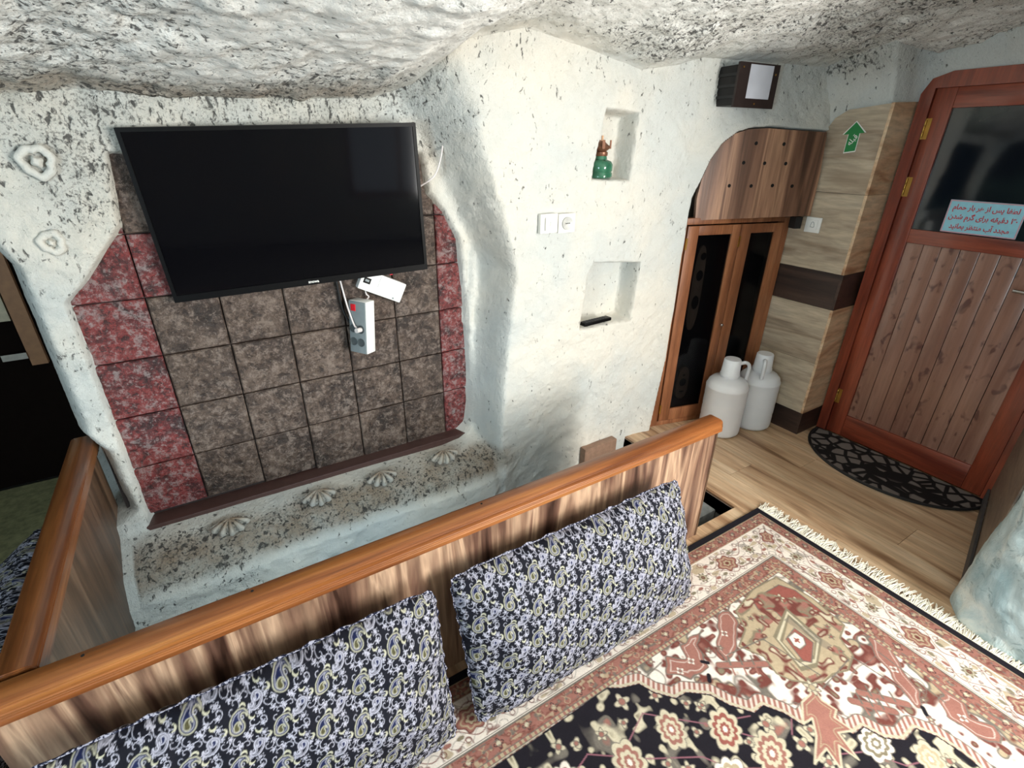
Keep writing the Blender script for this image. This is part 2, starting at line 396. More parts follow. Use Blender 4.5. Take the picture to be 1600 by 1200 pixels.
# bed behind the tiles and the tiles themselves (five brown columns, a red one on each side)
bx('tile_bed', (-.46, 1.10, 2.118, 2.16, .2, 1.64), GROUT, wall)
def tile(x0, x1, z0, z1, mat, k):
    bm = bmesh.new(); g = .0022; t = random.uniform(-.0015, .0015); y = 2.100+t
    a, b = x0+g, x1-g; c, d = z0+g, z1-g; e = .004
    fr = [(a+e, c+e), (b-e, c+e), (b-e, d-e), (a+e, d-e)]; bk = [(a, c), (b, c), (b, d), (a, d)]
    sk = [random.uniform(-.0012, .0012) for _ in range(4)]
    F = [bm.verts.new((p[0], y+s, p[1])) for p, s in zip(fr, sk)]; E_ = [bm.verts.new((p[0], y+.004, p[1])) for p in bk]; Bk = [bm.verts.new((p[0], 2.12, p[1])) for p in bk]
    bm.faces.new(F)
    for i in range(4):
        j = (i+1) % 4; bm.faces.new((F[i], F[j], E_[j], E_[i])); bm.faces.new((E_[i], E_[j], Bk[j], Bk[i]))
    o = mesh_obj('tile', bm, mat, wall); return o
cx_ = [-.415, -.192, .030, .248, .472, .692, .905, 1.07]
for ci in range(7):
    for ri in range(6):
        z0 = .25+.215*ri; z1 = z0+.215
        if ri == 0: z0 -= .018*max(0, ci-1)*.5
        if ci == 6: z0 -= .0; 
        red = ci in (0, 6) or (ci == 1 and ri == 4)
        if ri == 5: z1 = 1.60
        tile(cx_[ci], cx_[ci+1], z0, z1, TR_ if red else TB, 0)
bm = bmesh.new()
box(bm, -.41, 1.03, 2.035, 2.12, .17, .236, .003); mesh_obj('tile_shelf', bm, BROWNG, wall, label='narrow dark brown glazed ledge under the stone tiles')

# moulded scallop shells on the slope below the tiles, ring flowers on the left edge
def shell(cx, cz, y, r, nm='shell_relief'):
    nu, nr = 45, 12
    th = np.linspace(-1.35, 1.35, nu)[:, None]; rr = np.linspace(.05, 1, nr)[None, :]
    lob = np.cos(th*12)
    rad = rr*(1+.05*lob*rr)*r
    sx = np.sin(th)*rad; sz = -np.cos(th)*rad*.95
    hh = (.022*np.sin(np.clip(rr, 0, 1)*np.pi*.92)+.008*lob*rr*(rr < .98))*np.cos(th*.8)+.004
    hh = hh*np.where(rr > .97, 0, 1)+.0*th
    # slope frame: down the slope = (0,-.72,-.69)
    PP = np.stack([cx+sx+0*rr, y+sz*.80-hh*.62, cz+sz*.60+.0+hh*.78], -1)
    o = grid_mesh(nm, PP, SHELLM, wall, attrs={'rock': .35+.9*(lob < -.45)*(rr > .3)+0*hh, 'tan': np.clip(1.45-1.1*rr+0*th, 0, 1)})
SHELLM = MP
for cx, cz in ((-.131, .235), (.215, .24), (.497, .235), (.815, .245)): shell(cx, cz-.012, 1.950, .076)
def ring_flower(cx, cz, y, r):
    nu, nr = 48, 10
    th = np.linspace(0, 2*np.pi, nu)[:, None]; ph = np.linspace(0, np.pi, nr)[None, :]
    w = 1+.10*np.sin(3*th+cx*20)+.06*np.sin(7*th)
    rad = r*w+.011*np.cos(ph)
    PP = np.stack([cx+np.cos(th)*rad, y-.012*np.sin(ph)+0*th, cz+np.sin(th)*rad*1.08], -1)
    grid_mesh('flower_relief', PP, MP, wall, attrs={'rock': np.zeros((nu, nr))+.25, 'tan': np.zeros((nu, nr))})
    rad = r*.42*(1+.12*np.sin(4*th))*(np.linspace(1, .02, nr)[None, :])
    PP = np.stack([cx+np.cos(th)*rad, y-.016*(1-np.linspace(1, 0, nr)[None, :]**3)+0*th, cz+np.sin(th)*rad*1.08], -1)
    grid_mesh('flower_relief_centre', PP, MP, wall, attrs={'rock': np.zeros((nu, nr))+.2, 'tan': np.zeros((nu, nr))})
ring_flower(-.338, 1.545, 2.060, .034); ring_flower(-.372, 1.32, 2.058, .024)

# ------------------------------------------------------------------ floor, pit, other walls
bm = bmesh.new()
for d in ((-3.2, 3.3, -2.5, 1.075, -.09, -.012), (1.97, 3.3, 1.075, 2.1, -.09, -.012), (-3.2, -.55, 1.075, 4.2, -.09, -.012),
          (-.55, 1.97, 1.035, 1.075, -.7, -.0121), (1.97, 2.03, 1.075, 2.1, -.7, -.0121), (-.62, -.55, 1.075, 2.1, -.7, -.0121), (-.6, 2.0, 1.0, 2.1, -.72, -.62)):
    box(bm, *d)
floor = mesh_obj('floor', bm, plain('grey_subfloor', '#6d6a63', .9), kind='structure')
def plank(x0, x1, y0, y1):
    bm = bmesh.new(); g = .0008; box(bm, x0+g, x1-g, y0+g, y1-g, -.012, 0, 0)
    mesh_obj('floor_plank', bm, OAKF, floor)
for i in range(8):
    x0 = 1.60+i*.195; x1 = x0+.195; y = -.35+(i*.47) % 1.1-1.1
    while y < 1.95:
        y1 = y+1.2; a = max(y, -.4); b = min(y1, 1.95)
        if x0 >= 1.97 or x1 > 2.1: lim = 1.95
        else: lim = 1.075
        xx0, xx1 = x0, min(x1, 3.17)
        if x0 < 1.97 < x1:
            if b > 1.075:
                if b-max(a, 1.075) > .02: plank(1.972, x1, max(a, 1.075), b)
                b = 1.075
            lim = 1.075
        b = min(b, lim)
        if b-a > .02: plank(xx0, xx1, a, b)
        y = y1
for x0, x1 in ((-.55, .6), (.6, 1.60)):
    bm = bmesh.new(); box(bm, x0+.001, x1-.001, .8, 1.075, -.012, 0); mesh_obj('floor_plank', bm, OAKF, floor)
PLN = MP
def plaster_box(name, *d, sub=.05, parent=None, **props):
    bm = bmesh.new()
    for q in d: box(bm, *q)
    return mesh_obj(name, bm, MP2, parent, kind='structure') if parent is None else mesh_obj(name, bm, MP2, parent)
MP2 = MP
# back wall with a window hole, left wall with a window hole (both behind or beside the viewer)
plaster_box('wall_back', (-2.2, .85, -2.5, -2.35, 0, 2.5), (2.05, 2.3, -2.5, -2.35, 0, 2.5), (.85, 2.05, -2.5, -2.35, 0, .5), (.85, 2.05, -2.5, -2.35, 1.8, 2.5))
plaster_box('wall_left', (-2.35, -2.2, -2.5, -1.1, 0, 2.5), (-2.35, -2.2, -.1, 1.0, 0, 2.5), (-2.35, -2.2, -1.1, -.1, 0, .9), (-2.35, -2.2, -1.1, -.1, 1.9, 2.5))
for nme, d, ax in (('window_2', (.85, 2.05, -2.44, -2.40, .5, 1.8), 0), ('window_3', (-2.30, -2.26, -1.1, -.1, .9, 1.9), 1)):
    bm = bmesh.new(); x0, x1, y0, y1, z0, z1 = d; t = .05
    if ax == 0:
        for q in ((x0, x0+t, y0, y1, z0, z1), (x1-t, x1, y0, y1, z0, z1), (x0, x1, y0, y1, z0, z0+t), (x0, x1, y0, y1, z1-t, z1), ((x0+x1)/2-.02, (x0+x1)/2+.02, y0, y1, z0, z1)): box(bm, *q)
    else:
        for q in ((x0, x1, y0, y0+t, z0, z1), (x0, x1, y1-t, y1, z0, z1), (x0, x1, y0, y1, z0, z0+t), (x0, x1, y0, y1, z1-t, z1)): box(bm, *q)
    mesh_obj(nme, bm, CABW, kind='structure')

# right wall: rock pillar beside the rug, plaster above the cladding and over the door
def sheet(name, A, B, f, mat=MP, **k): pass
ny, nz = 260, 260
# pillar: plan outline swept up, rounded corner
def pillar():
    pts = []
    base = [(2.145, -2.4), (2.145, -1.45)]
    n = 150
    path = [(2.14, -2.4), (2.14, -.4), (2.13, .10), (2.15, .20), (2.22, .245), (2.6, .32), (3.25, .46)]
    # resample
    P0 = np.array(path); seg = np.hypot(*np.diff(P0, axis=0).T); s = np.concatenate([[0], np.cumsum(seg)])
    t = np.concatenate([np.linspace(0, s[1], 40)[:-1], np.linspace(s[1], s[-1], 170)])
    xx = np.interp(t, s, P0[:, 0]); yy = np.interp(t, s, P0[:, 1])
    zz = np.concatenate([np.linspace(0, 1.2, 120), np.linspace(1.22, 2.6, 50)])
    Xp = xx[:, None]+0*zz[None, :]; Yp = yy[:, None]+0*zz[None, :]; Zp = zz[None, :]+0*Xp
    k = sst(.5, .0, Zp)*.03
    tx = np.gradient(xx)[:, None]; ty = np.gradient(yy)[:, None]; L = np.hypot(tx, ty); nx, nyv = -ty/L, tx/L
    d = .020*fbm(Xp, Yp, Zp, 4, 5, .55)*sst(2.2, 2.14, Xp)+.004*fbm(Xp, Yp, Zp, 20, 3)
    d = d*np.where(Xp > 2.3, .15, 1)+k*(Xp < 2.3)
    Pp = np.stack([Xp+nx*d, Yp+nyv*d, Zp], -1)
    # window hole in the straight part
    keep = np.ones((len(t)-1, len(zz)-1), bool)
    yc = Yp[:-1, :-1]; zc = Zp[:-1, :-1]
    keep &= ~((yc > -1.35) & (yc < -.45) & (zc > .95) & (zc < 1.95))
    return grid_mesh('wall_right', Pp, MPB, keep=keep, attrs={'rock': np.clip(.45+.5*fbm(Xp, Yp, Zp, 2, 2), 0, 1), 'tan': 0*Xp}, kind='structure')
def m_blue():
    m = NT('shade_blue_washed_rock', .85, .25); c = m.co((1, 1, .8))
    f = m.noise(c, 5, 6, .65, .8); g = m.noise(c, 26, 6, .7, 1.2)
    b = m.ramp(f, (.34, hx('#98b0b5')), (.50, hx('#bccdce')), (.62, hx('#dbe2dd')))  # cool blue shade of the pillar put into its colour
    b = m.mix(m.ramp(g, (.56, 0), (.70, .7)), b, hx('#5f777c'))
    m.col(b); m.bump(g, .5, .012); return m.m
MPB = m_blue()
wr = pillar()
bm = bmesh.new()
for q in ((2.16, 2.20, -1.35, -1.30, .95, 1.95), (2.16, 2.20, -.50, -.45, .95, 1.95), (2.16, 2.20, -1.35, -.45, .95, 1.0), (2.16, 2.20, -1.35, -.45, 1.9, 1.95), (2.16, 2.20, -.92, -.88, .95, 1.95)): box(bm, *q)
mesh_obj('window_1', bm, CABW, kind='structure')
# baseboard and brown panel along the side of the door recess
def along(a, b, off, z0, z1, name, mat, par=None, th=.01, **k):
    a = Vector((*a, 0)); b = Vector((*b, 0)); d = (b-a).normalized(); n = Vector((-d.y, d.x, 0))
    bm = bmesh.new(); vs = []
    for z in (z0, z1):
        for p, o in ((a, off), (b, off), (b, off+th), (a, off+th)):
            vs.append(bm.verts.new((p.x+n.x*o, p.y+n.y*o, z)))
    for f in ((0, 1, 2, 3), (7, 6, 5, 4), (0, 4, 5, 1), (1, 5, 6, 2), (2, 6, 7, 3), (3, 7, 4, 0)): bm.faces.new([vs[i] for i in f])
    return mesh_obj(name, bm, mat, par, **k)
along((2.19, .232), (3.10, .435), .012, 0, .075, 'baseboard_right', plain('grey_baseboard', '#4a4a4a', .6), kind='structure')
along((2.26, .248), (3.10, .435), .004, .075, 2.1, 'side_panel', wood('grey_brown_cladding', ['#6d6055', '#857667', '#938473'], (3, 3, 9), 1, .5, 1), wr, .006)
# upper plaster on the door side
yy = np.arange(.2, 1.72, .012); zz = np.arange(1.55, 2.35, .012)
Yg = np.repeat(yy[:, None], len(zz), 1); Zg = np.repeat(zz[None, :], len(yy), 0)
Xg = 3.165+(2.925-3.165)*sst(1.315, 1.345, Yg+.0*Zg)-.10*sst(1.80, 2.1, Zg)
Xg = Xg-.03*sst(1.58, 1.70, Yg)
dd = .008*fbm(Xg, Yg, Zg, 6, 5)+.01*fbm(Xg, Yg, Zg, 2.5, 2)
Xg = Xg-(dd+.012)*sst(1.79, 1.83, Zg)
rk = np.clip(.15+.8*sst(1.85, 1.98, Zg)*sst(1.2, 1.5, Yg)+.3*sst(1.9, 2.05, Zg), 0, 1)
grid_mesh('wall_right_upper', np.stack([Xg, Yg, Zg], -1), MP, attrs={'rock': rk, 'tan': 0*Xg}, kind='structure')
bm = bmesh.new(); box(bm, 2.92, 3.3, 1.33, 2.1, 0, 1.66); box(bm, 3.17, 3.3, .3, 1.34, 0, 2.4)
block = mesh_obj('wall_right_block', bm, plain('cladding_backing', '#5a5048', .9), kind='structure')
def clad(poly, mat, side):
    bm = bmesh.new()
    if side == 'A': prism(bm, poly, 2.907, 2.921, lambda a, b, h: (h, a, b))
    else: prism(bm, poly, 1.318, 1.332, lambda a, b, h: (a, h, b))
    mesh_obj('cladding_panel', bm, mat, block)
rows = [(0, .143, DRKW, DRKW), (.145, .47, OAKW, OAKB), (.472, .793, OAKW, OAKB), (.796, .986, DRKW, DRKW), (.989, 1.39, OAKW, OAKB)]
for z0, z1, ma, mb in rows:
    clad([(1.332, z0), (1.72, z0), (1.72, z1), (1.332, z1)], ma, 'A'); clad([(2.9075, z0), (3.15, z0), (3.15, z1), (2.9075, z1)], mb, 'B')
clad([(1.332, 1.392), (1.68, 1.392), (1.66, 1.60), (1.61, 1.68), (1.575, 1.74), (1.52, 1.775), (1.332, 1.795)], OAKW, 'A')
clad([(2.9075, 1.392), (3.15, 1.392), (3.15, 1.81), (2.9075, 1.797)], OAKB, 'B')

# ------------------------------------------------------------------ door
door = empty('door_1', (3.12, .86, 0), kind='structure')
def dbox(name, y0, y1, z0, z1, x0, x1, mat, bev=.004, par=door, **k):
    o = bx(name, (x0-3.12, x1-3.12, y0-.86, y1-.86, z0, z1), mat, par, bev, **k); return o
bm = bmesh.new()   # outer frame with eased top corners
for q in (((1.305, 0), (1.252, 0), (1.252, 1.86), (1.305, 1.84)), ((.47, 0), (.42, 0), (.42, 1.84), (.47, 1.86))):
    prism(bm, [(a-.86, b) for a, b in q], -.02, .045, lambda a, b, h: (h, a, b))
prism(bm, [(a-.86, b) for a, b in ((1.305, 1.84), (1.252, 1.86), (.47, 1.86), (.42, 1.84), (.45, 1.905), (.52, 1.93), (1.20, 1.925), (1.275, 1.90))], -.02, .045, lambda a, b, h: (h, a, b))
mesh_obj('door_frame', bm, DOORW, door)
dbox('stile', 1.166, 1.250, .01, 1.86, 3.112, 3.15, DOORW); dbox('stile', .473, .555, .01, 1.86, 3.112, 3.15, DOORW)
dbox('rail', .555, 1.166, 1.775, 1.86, 3.112, 3.15, DOORH); dbox('rail', .555, 1.166, 1.168, 1.236, 3.112, 3.15, DOORH); dbox('rail', .555, 1.166, .01, .148, 3.112, 3.15, DOORH)
def m_glassdark():
    m = NT('dark_door_glass', .06, .6); f = m.noise(m.co(), 3.2, 3, .5, .6)
    m.col(m.ramp(f, (.4, (.004, .007, .012)), (.6, (.010, .018, .020)), (.75, (.018, .03, .024)))); return m.m
GD = m_glassdark()
dbox('glass_pane', .555, 1.166, 1.236, 1.775, 3.126, 3.132, GD, 0)
n = 8; w_ = (1.166-.555)/n
for i in range(n): dbox('board', .555+i*w_+.0012, .555+(i+1)*w_-.0012, .148, 1.168, 3.124-(i % 2)*.0006, 3.14, DOORP, .0025)
for z in (1.69, 1.43, .25):
    h = empty('hinge', (-.012, 1.25-.86, z)); h.parent = door
    for k in range(3):
        bm = bmesh.new(); lathe(bm, [(.005, -.012), (.006, -.010), (.006, .010), (.005, .012)], 10, 0, 0, (k-1)*.026); mesh_obj('hinge_knuckle', bm, BRASS, h, True)
    bx('hinge_leaf', (.002, .006, -.022, .022, -.045, .045), BRASS, h)
hd = empty('handle', (-.008, .515-.86, 1.03)); hd.parent = door
bx('handle_plate', (-.006, .0, -.018, .018, -.09, .06), STEEL, hd, .002)
bm = bmesh.new(); tube(bm, [(-.005, 0, 0), (-.045, .005, 0), (-.05, .05, .002), (-.048, .165, .004)], .008, 10); mesh_obj('handle_lever', bm, STEEL, hd, True)

# sign on the door glass
sg = empty('notice_sign', (3.124, .9025, 1.313), label='light blue rectangular notice with three lines of red Persian writing on the door glass', category='sign')
SBL = plain('light_blue_print', '#8fcbdc', .35, mott=.05); SRED = plain('red_print', '#c0343f', .5, mott=.02); SPINK = plain('pink_print', '#c79aa6', .5, mott=.02)
bx('sign_board', (-.003, .0015, -.1425, .1425, -.072, .074), SBL, sg, .001)
bm = bmesh.new()
for q in ((-.1415, .1415, .068, .073), (-.1415, .1415, -.073, -.068), (-.1415, -.1365, -.068, .068), (.1365, .1415, -.068, .068)): box(bm, -.0036, -.003, *q)
mesh_obj('sign_border', bm, SPINK, sg)
# map text (x right, y up) to the wall plane x = const seen from -x: right -> -y
TX = Matrix(((0, 0, -1, -.0042), (-1, 0, 0, 0), (0, 1, 0, 0), (0, 0, 0, 1)))
for s_, z, wd in (('لطفا پس از هر بار حمام', .042, .245), ('۳۰ دقیقه برای گرم شدن', 0, .255), ('مجدد آب منتظر بمانید', -.043, .225)):
    text('lettering', shape_fa(s_), .031, SRED, sg, Matrix.Translation((0, 0, z)) @ TX, bold=.0007, width=wd)
# green qibla arrow on the cladding
ar = empty('qibla_arrow', (2.905, 1.46, 1.652), label='green upward arrow sticker with white edge and white Persian word on wooden wall', category='sticker')
AR = [(-.026, -.068), (.024, -.060), (.024, .018), (.048, .020), (-.004, .068), (-.050, .012), (-.026, .014)]
GRN = plain('green_print', '#0f7c3c', .4, mott=.04)
bm = bmesh.new(); prism(bm, [(-a*1.12, b*1.08) for a, b in AR], 0, -.0015, lambda a, b, h: (h, a, b)); mesh_obj('arrow_edge', bm, WHITE, ar)
bm = bmesh.new(); prism(bm, [(-a, b) for a, b in AR], -.0015, -.0024, lambda a, b, h: (h, a, b)); mesh_obj('arrow_face', bm, GRN, ar)
text('lettering', shape_fa('قبله'), .034, WHITE, ar, Matrix.Translation((.0014, 0, -.012)) @ TX @ Matrix.Rotation(R(55), 4, 'Z'), bold=.0003, width=.05)

# ------------------------------------------------------------------ cabinet in its recess
ca = math.atan2(1.68-1.86, .72)
cab = empty('built_in_cabinet', (2.18, 1.86, 0), (0, 0, ca), label='built-in wooden cupboard with two tall dark glass doors set in the white wall', category='cabinet')
def cb(name, s0, s1, z0, z1, y0, y1, mat, par=cab, bev=.003, **k): return bx(name, (s0, s1, y0, y1, z0, z1), mat, par, bev, **k)
cb('side_frame', .0, .058, .0, 1.262, -.005, .04, CABW); cb('side_frame', .700, .742, .0, 1.25, -.005, .04, CABW)
cb('top_frame', .058, .700, 1.228, 1.262, -.005, .04, CABW); cb('bottom_frame', .058, .700, .0, .03, -.004, .04, CABW)
cb('back_panel', .0, .72, .02, 1.25, .105, .112, DARKV, bev=0)
GL = NT('dark_cabinet_glass', .04, .5); GL.b.inputs['Specular IOR Level'].default_value = .5; GL.col((.004, .004, .005))
_t = GL.n('ShaderNodeBsdfTransparent'); _t.inputs[0].default_value = (.62, .62, .64, 1); _m = GL.n('ShaderNodeMixShader'); _m.inputs[0].default_value = .30
GL.t.links.new(_t.outputs[0], _m.inputs[1]); GL.t.links.new(GL.b.outputs[0], _m.inputs[2]); GL.t.links.new(_m.outputs[0], GL.t.nodes['Material Output'].inputs[0])
def cdoor(s0, s1, knob):
    d = empty('door', (s0, -.012, 0)); d.parent = cab; w = s1-s0
    for a, b, c_, e in ((0, .070, .035, 1.222), (w-.052, w, .035, 1.222)): bx('door_stile', (a, b, 0, .022, c_, e), CABW, d, .003)
    for c_, e in ((.035, .115), (1.172, 1.222)): bx('door_rail', (.070, w-.052, 0, .022, c_, e), CABW, d, .003)
    bx('glass_pane', (.070, w-.052, .010, .013, .115, 1.172), GL.m, d)
    if knob:
        bm = bmesh.new(); lathe(bm, [(.004, 0), (.004, .008), (.009, .013), (.009, .018), (.004, .021)], 14)
        o = mesh_obj('knob', bm, STEEL, d, True); o.rotation_euler = (R(90), 0, 0); o.location = (w-.012, 0, .648)
    else: pass
    for z in (.12, 1.13):
        bx('hinge', (-.006, .004, -.004, .006, z-.03, z+.03), BRASS, d)
cdoor(.064, .405, True); cdoor(.409, .695, False)
# pale cut-out boards kept inside, seen through the left pane
PALE = wood('pale_plywood', ['#9c8468', '#b59f84', '#c4b095'], (8, 8, 1), 1, .6, .8)
def cutboard(s, z, h, w, name, label, holes):
    o = empty(name, (0, 0, 0), label=label, category='board')
    mt = Matrix.Translation((2.18, 1.86, 0)) @ Matrix.Rotation(ca, 4, 'Z')
    o.matrix_world = mt @ Matrix.Translation((s, .07, z))
    bm = bmesh.new(); poly = smooth_poly([(-w/2, 0), (w/2, 0), (w/2, h*.75), (w*.28, h), (-w*.28, h), (-w/2, h*.75)], 2)
    prism(bm, poly, 0, .012, lambda a, b, hh: (a, hh, b)); mesh_obj('board_body', bm, PALE, o)
    for hx_, hz, r, sq in holes:
        bm = bmesh.new(); pl = [(hx_+r*math.cos(t*math.pi/10), hz+r*sq*math.sin(t*math.pi/10)) for t in range(20)]
        prism(bm, pl, -.0012, .002, lambda a, b, hh: (a, hh, b)); mesh_obj('cutout', bm, DARKV, o)
cutboard(.262, .13, .22, .085, 'wooden_cutout_board', 'pale rounded board with dark cut-outs behind lower part of left cupboard glass', [(0, .115, .024, 1.1), (0, .05, .018, .35), (0, .165, .008, 1)])
cutboard(.245, .60, .50, .075, 'tall_cutout_board', 'pale tall board with round dark openings behind upper part of left cupboard glass', [(.005, .33, .022, 1.4), (.005, .17, .024, 1.7), (.01, .44, .018, 1.2)])
# arched walnut panel above the doors
pa = math.atan2(1.57-1.84, .62)
pn = empty('arched_panel', (2.27, 1.84, 0), (0, 0, pa), label='arched walnut-look board with nine small holes above the cupboard doors', category='panel')
poly = [(.014, 1.250), (.004, 1.36), (.014, 1.453), (.044, 1.543), (.091, 1.616), (.151, 1.662), (.222, 1.684), (.324, 1.690), (.485, 1.682), (.655, 1.676), (.676, 1.469), (.679, 1.268)]
bm = bmesh.new(); prism(bm, poly, 0, .022, lambda a, b, h: (a, h, b)); mesh_obj('board', bm, WALP, pn)
for s_, z in [(.276, 1.621), (.43, 1.619), (.228, 1.531), (.345, 1.529), (.464, 1.528), (.172, 1.421), (.295, 1.42), (.416, 1.422), (.53, 1.419)]:
    bm = bmesh.new(); prism(bm, [(s_+.009*math.cos(t*math.pi/6), z+.009*math.sin(t*math.pi/6)) for t in range(12)], -.0008, .004, lambda a, b, h: (a, h, b)); mesh_obj('hole', bm, DARKV, pn)
for j in range(2): pass
bx('wall_bracket', (.60, .64, .0, .05, 1.20, 1.262), BLACKM, pn)
# small items on the cladding
sw = empty('light_switch', (2.907, 1.545, 1.222), label='small square white bell switch on wooden wall under the walnut board', category='switch')
bx('plate', (-.008, 0, -.042, .042, -.040, .040), WHITE, sw, .003); bx('button', (-.012, -.008, -.026, .026, -.026, .026), WHITE, sw, .002)
bm = bmesh.new(); tube(bm, [(-.0125, .010, -.010), (-.0125, .007, .010), (-.0125, 0, .016), (-.0125, -.007, .010), (-.0125, -.010, -.010), (-.0125, .010, -.010)], .0012, 5); mesh_obj('bell_symbol', bm, GREYP, sw)

# ------------------------------------------------------------------ wall lamp
wl = empty('wall_lamp', (2.385, 1.70, 1.86), (0, 0, R(-6)), label='dark brown box wall lamp with square frosted glass high on the white wall', category='lamp')
LB = plain('dark_brown_metal', '#2c211f', .4, .3)
bx('housing', (-.115, .10, -.0, .135, -.082, .082), plain('black_metal', '#131112', .5, .3), wl, .004)
for z in (-.045, .0, .045): bx('rib', (-.119, -.10, .01, .12, z-.006, z+.006), BLACKM, wl)
bm = bmesh.new()
for q in ((-.13, -.062, -.09, .09), (.092, .13, -.09, .09), (-.062, .092, -.09, -.052), (-.062, .092, .084, .09)): box(bm, q[0], q[1], -.012, 0, q[2], q[3])
mesh_obj('front_frame', bm, LB, wl)
FR = NT('frosted_glass', .3, .5); FR.col(FR.ramp(FR.noise(FR.co(), 6, 2), (.3, hx('#a9adb6')), (.7, hx('#c2c6cf'))))
bx('frosted_pane', (-.062, .092, -.010, -.003, -.052, .084), FR.m, wl)
for x, z in ((-.107, .07), (.107, .05), (0, -.073)):
    bm = bmesh.new(); lathe(bm, [(.004, 0), (.004, .003)], 10); o = mesh_obj('screw', bm, BRASS, wl); o.rotation_euler = (R(90), 0, 0); o.location = (x, -.0115, z)

# ------------------------------------------------------------------ sockets on the white wall
def plate(x, z, name, label, kind):
    e = empty(name, (x, 1.838, z), label=label, category=kind)
    bx('plate', (-.046, .046, -.006, .016, -.041, .041), WHITE2, e, .004); return e
WHITE2 = plain('ivory_plastic', '#e6e4dc', .35, mott=.02)
e = plate(1.328, 1.294, 'wall_switch', 'ivory square switch plate left of the wall socket, between the television and small niches', 'switch')
bx('rocker', (-.024, .024, -.014, -.009, -.028, .028), WHITE2, e, .002); bx('mark', (-.0012, .0012, -.0148, -.0135, -.010, .010), GREYP, e)
e = plate(1.425, 1.290, 'wall_socket', 'ivory square power socket right of the switch on the white wall', 'socket')
bm = bmesh.new(); lathe(bm, [(.028, 0), (.028, .002), (.024, .002), (.022, .0005)], 28); o = mesh_obj('socket_ring', bm, plain('pale_grey_plastic', '#b9b9b4', .4), e, True); o.rotation_euler = (R(90), 0, 0); o.location = (0, -.010, 0)
for x in (-.009, 0, .009):
    bm = bmesh.new(); lathe(bm, [(.0022, 0), (.0022, .002)], 8); o = mesh_obj('pin_hole', bm, DARKV, e); o.rotation_euler = (R(90), 0, 0); o.location = (x, -.0115, 0)

# ------------------------------------------------------------------ oil lamp and remote in the niches
GG = NT('green_glass', .12, .6); GG.b.inputs['Transmission Weight'].default_value = .35; GG.col(GG.ramp(GG.noise(GG.co(), 20, 2), (.3, hx('#2a6048')), (.7, hx('#4c8f70'))))
COP = plain('aged_copper', '#7c5540', .4, .5)
ol = empty('oil_lamp', (1.662, 1.912, 1.468), (0, 0, R(15)), label='small green glass oil lamp with copper burner in the upper wall niche', category='lamp')
bm = bmesh.new(); lathe(bm, [(.050, 0), (.056, .006), (.056, .020), (.052, .026), (.056, .032), (.056, .056), (.048, .070), (.028, .078), (.025, .094)], 28); mesh_obj('glass_font', bm, GG.m, ol, True)
bm = bmesh.new(); lathe(bm, [(.026, .092), (.029, .096), (.029, .108), (.022, .112), (.038, .124), (.040, .130), (.026, .140), (.015, .150), (.010, .154)], 20); mesh_obj('burner', bm, COP, ol, True)
for k in range(4):
    bm = bmesh.new(); a = R(45+90*k); box(bm, .036, .042, -.006, .006, .122, .158, mat=Matrix.Rotation(a, 4, 'Z')); mesh_obj('prong', bm, COP, ol)
bm = bmesh.new(); tube(bm, [(.02, 0, .136), (.05, 0, .134)], .0025, 6); lathe(bm, [(.009, 0), (.009, .003)], 10, .05, 0, .133); mesh_obj('wick_knob', bm, COP, ol, True)
bx('wick', (-.006, .006, -.002, .002, .150, .176), plain('scorched_wick', '#c79f7e', .9), ol)
rm = empty('remote_control', (1.675, 1.868, .7735), (0, 0, R(4)), label='slim black television remote lying in the lower wall niche', category='remote')
bx('body', (-.095, .095, -.021, .021, 0, .018), BLACK, rm, .005)
for i in range(8):
    for j in range(3): bx('button', (-.078+i*.019, -.068+i*.019, -.014+j*.011, -.007+j*.011, .0175, .0195), plain('dark_grey_rubber', '#3c3c3e', .7) if i+j == 0 else bpy.data.materials['dark_grey_rubber'], rm)

# ------------------------------------------------------------------ television
tv = empty('television', (.340, 2.022, 1.382), Euler((R(3.5), R(-2.2), R(-5.5))), label='large black flat television mounted over the brown stone tiles', category='television')
hw, hh = .461, .274
bm = bmesh.new()
for q in ((-hw, -hw+.012, -hh, hh), (hw-.012, hw, -hh, hh), (-hw+.012, hw-.012, hh-.012, hh), (-hw+.012, hw-.012, -hh, -hh+.024)): box(bm, q[0], q[1], -.018, .014, q[2], q[3])
mesh_obj('bezel', bm, BLACK, tv)
SC = NT('screen_glass', .07, .15); SC.col((.002, .002, .003))
bx('screen', (-hw+.012, hw-.012, -.014, -.010, -hh+.024, hh-.012), SC.m, tv)
bx('rear_housing', (-hw+.06, hw-.06, .010, .035, -hh+.04, hh-.06), BLACKM, tv, .01)
bx('wall_mount', (-.12, .12, .033, .060, -.10, .10), BLACKM, tv)
TF = Matrix(((1, 0, 0, 0), (0, 0, -1, -.0188), (0, 1, 0, 0), (0, 0, 0, 1)))
text('maker_mark', 'snowa', .015, WHITE, tv, Matrix.Translation((.005, 0, -hh+.012)) @ TF, bold=.0003)
bx('standby_light', (.30, .312, -.016, -.006, -hh-.004, -hh+.002), plain('red_lens', '#c02030', .3), tv)

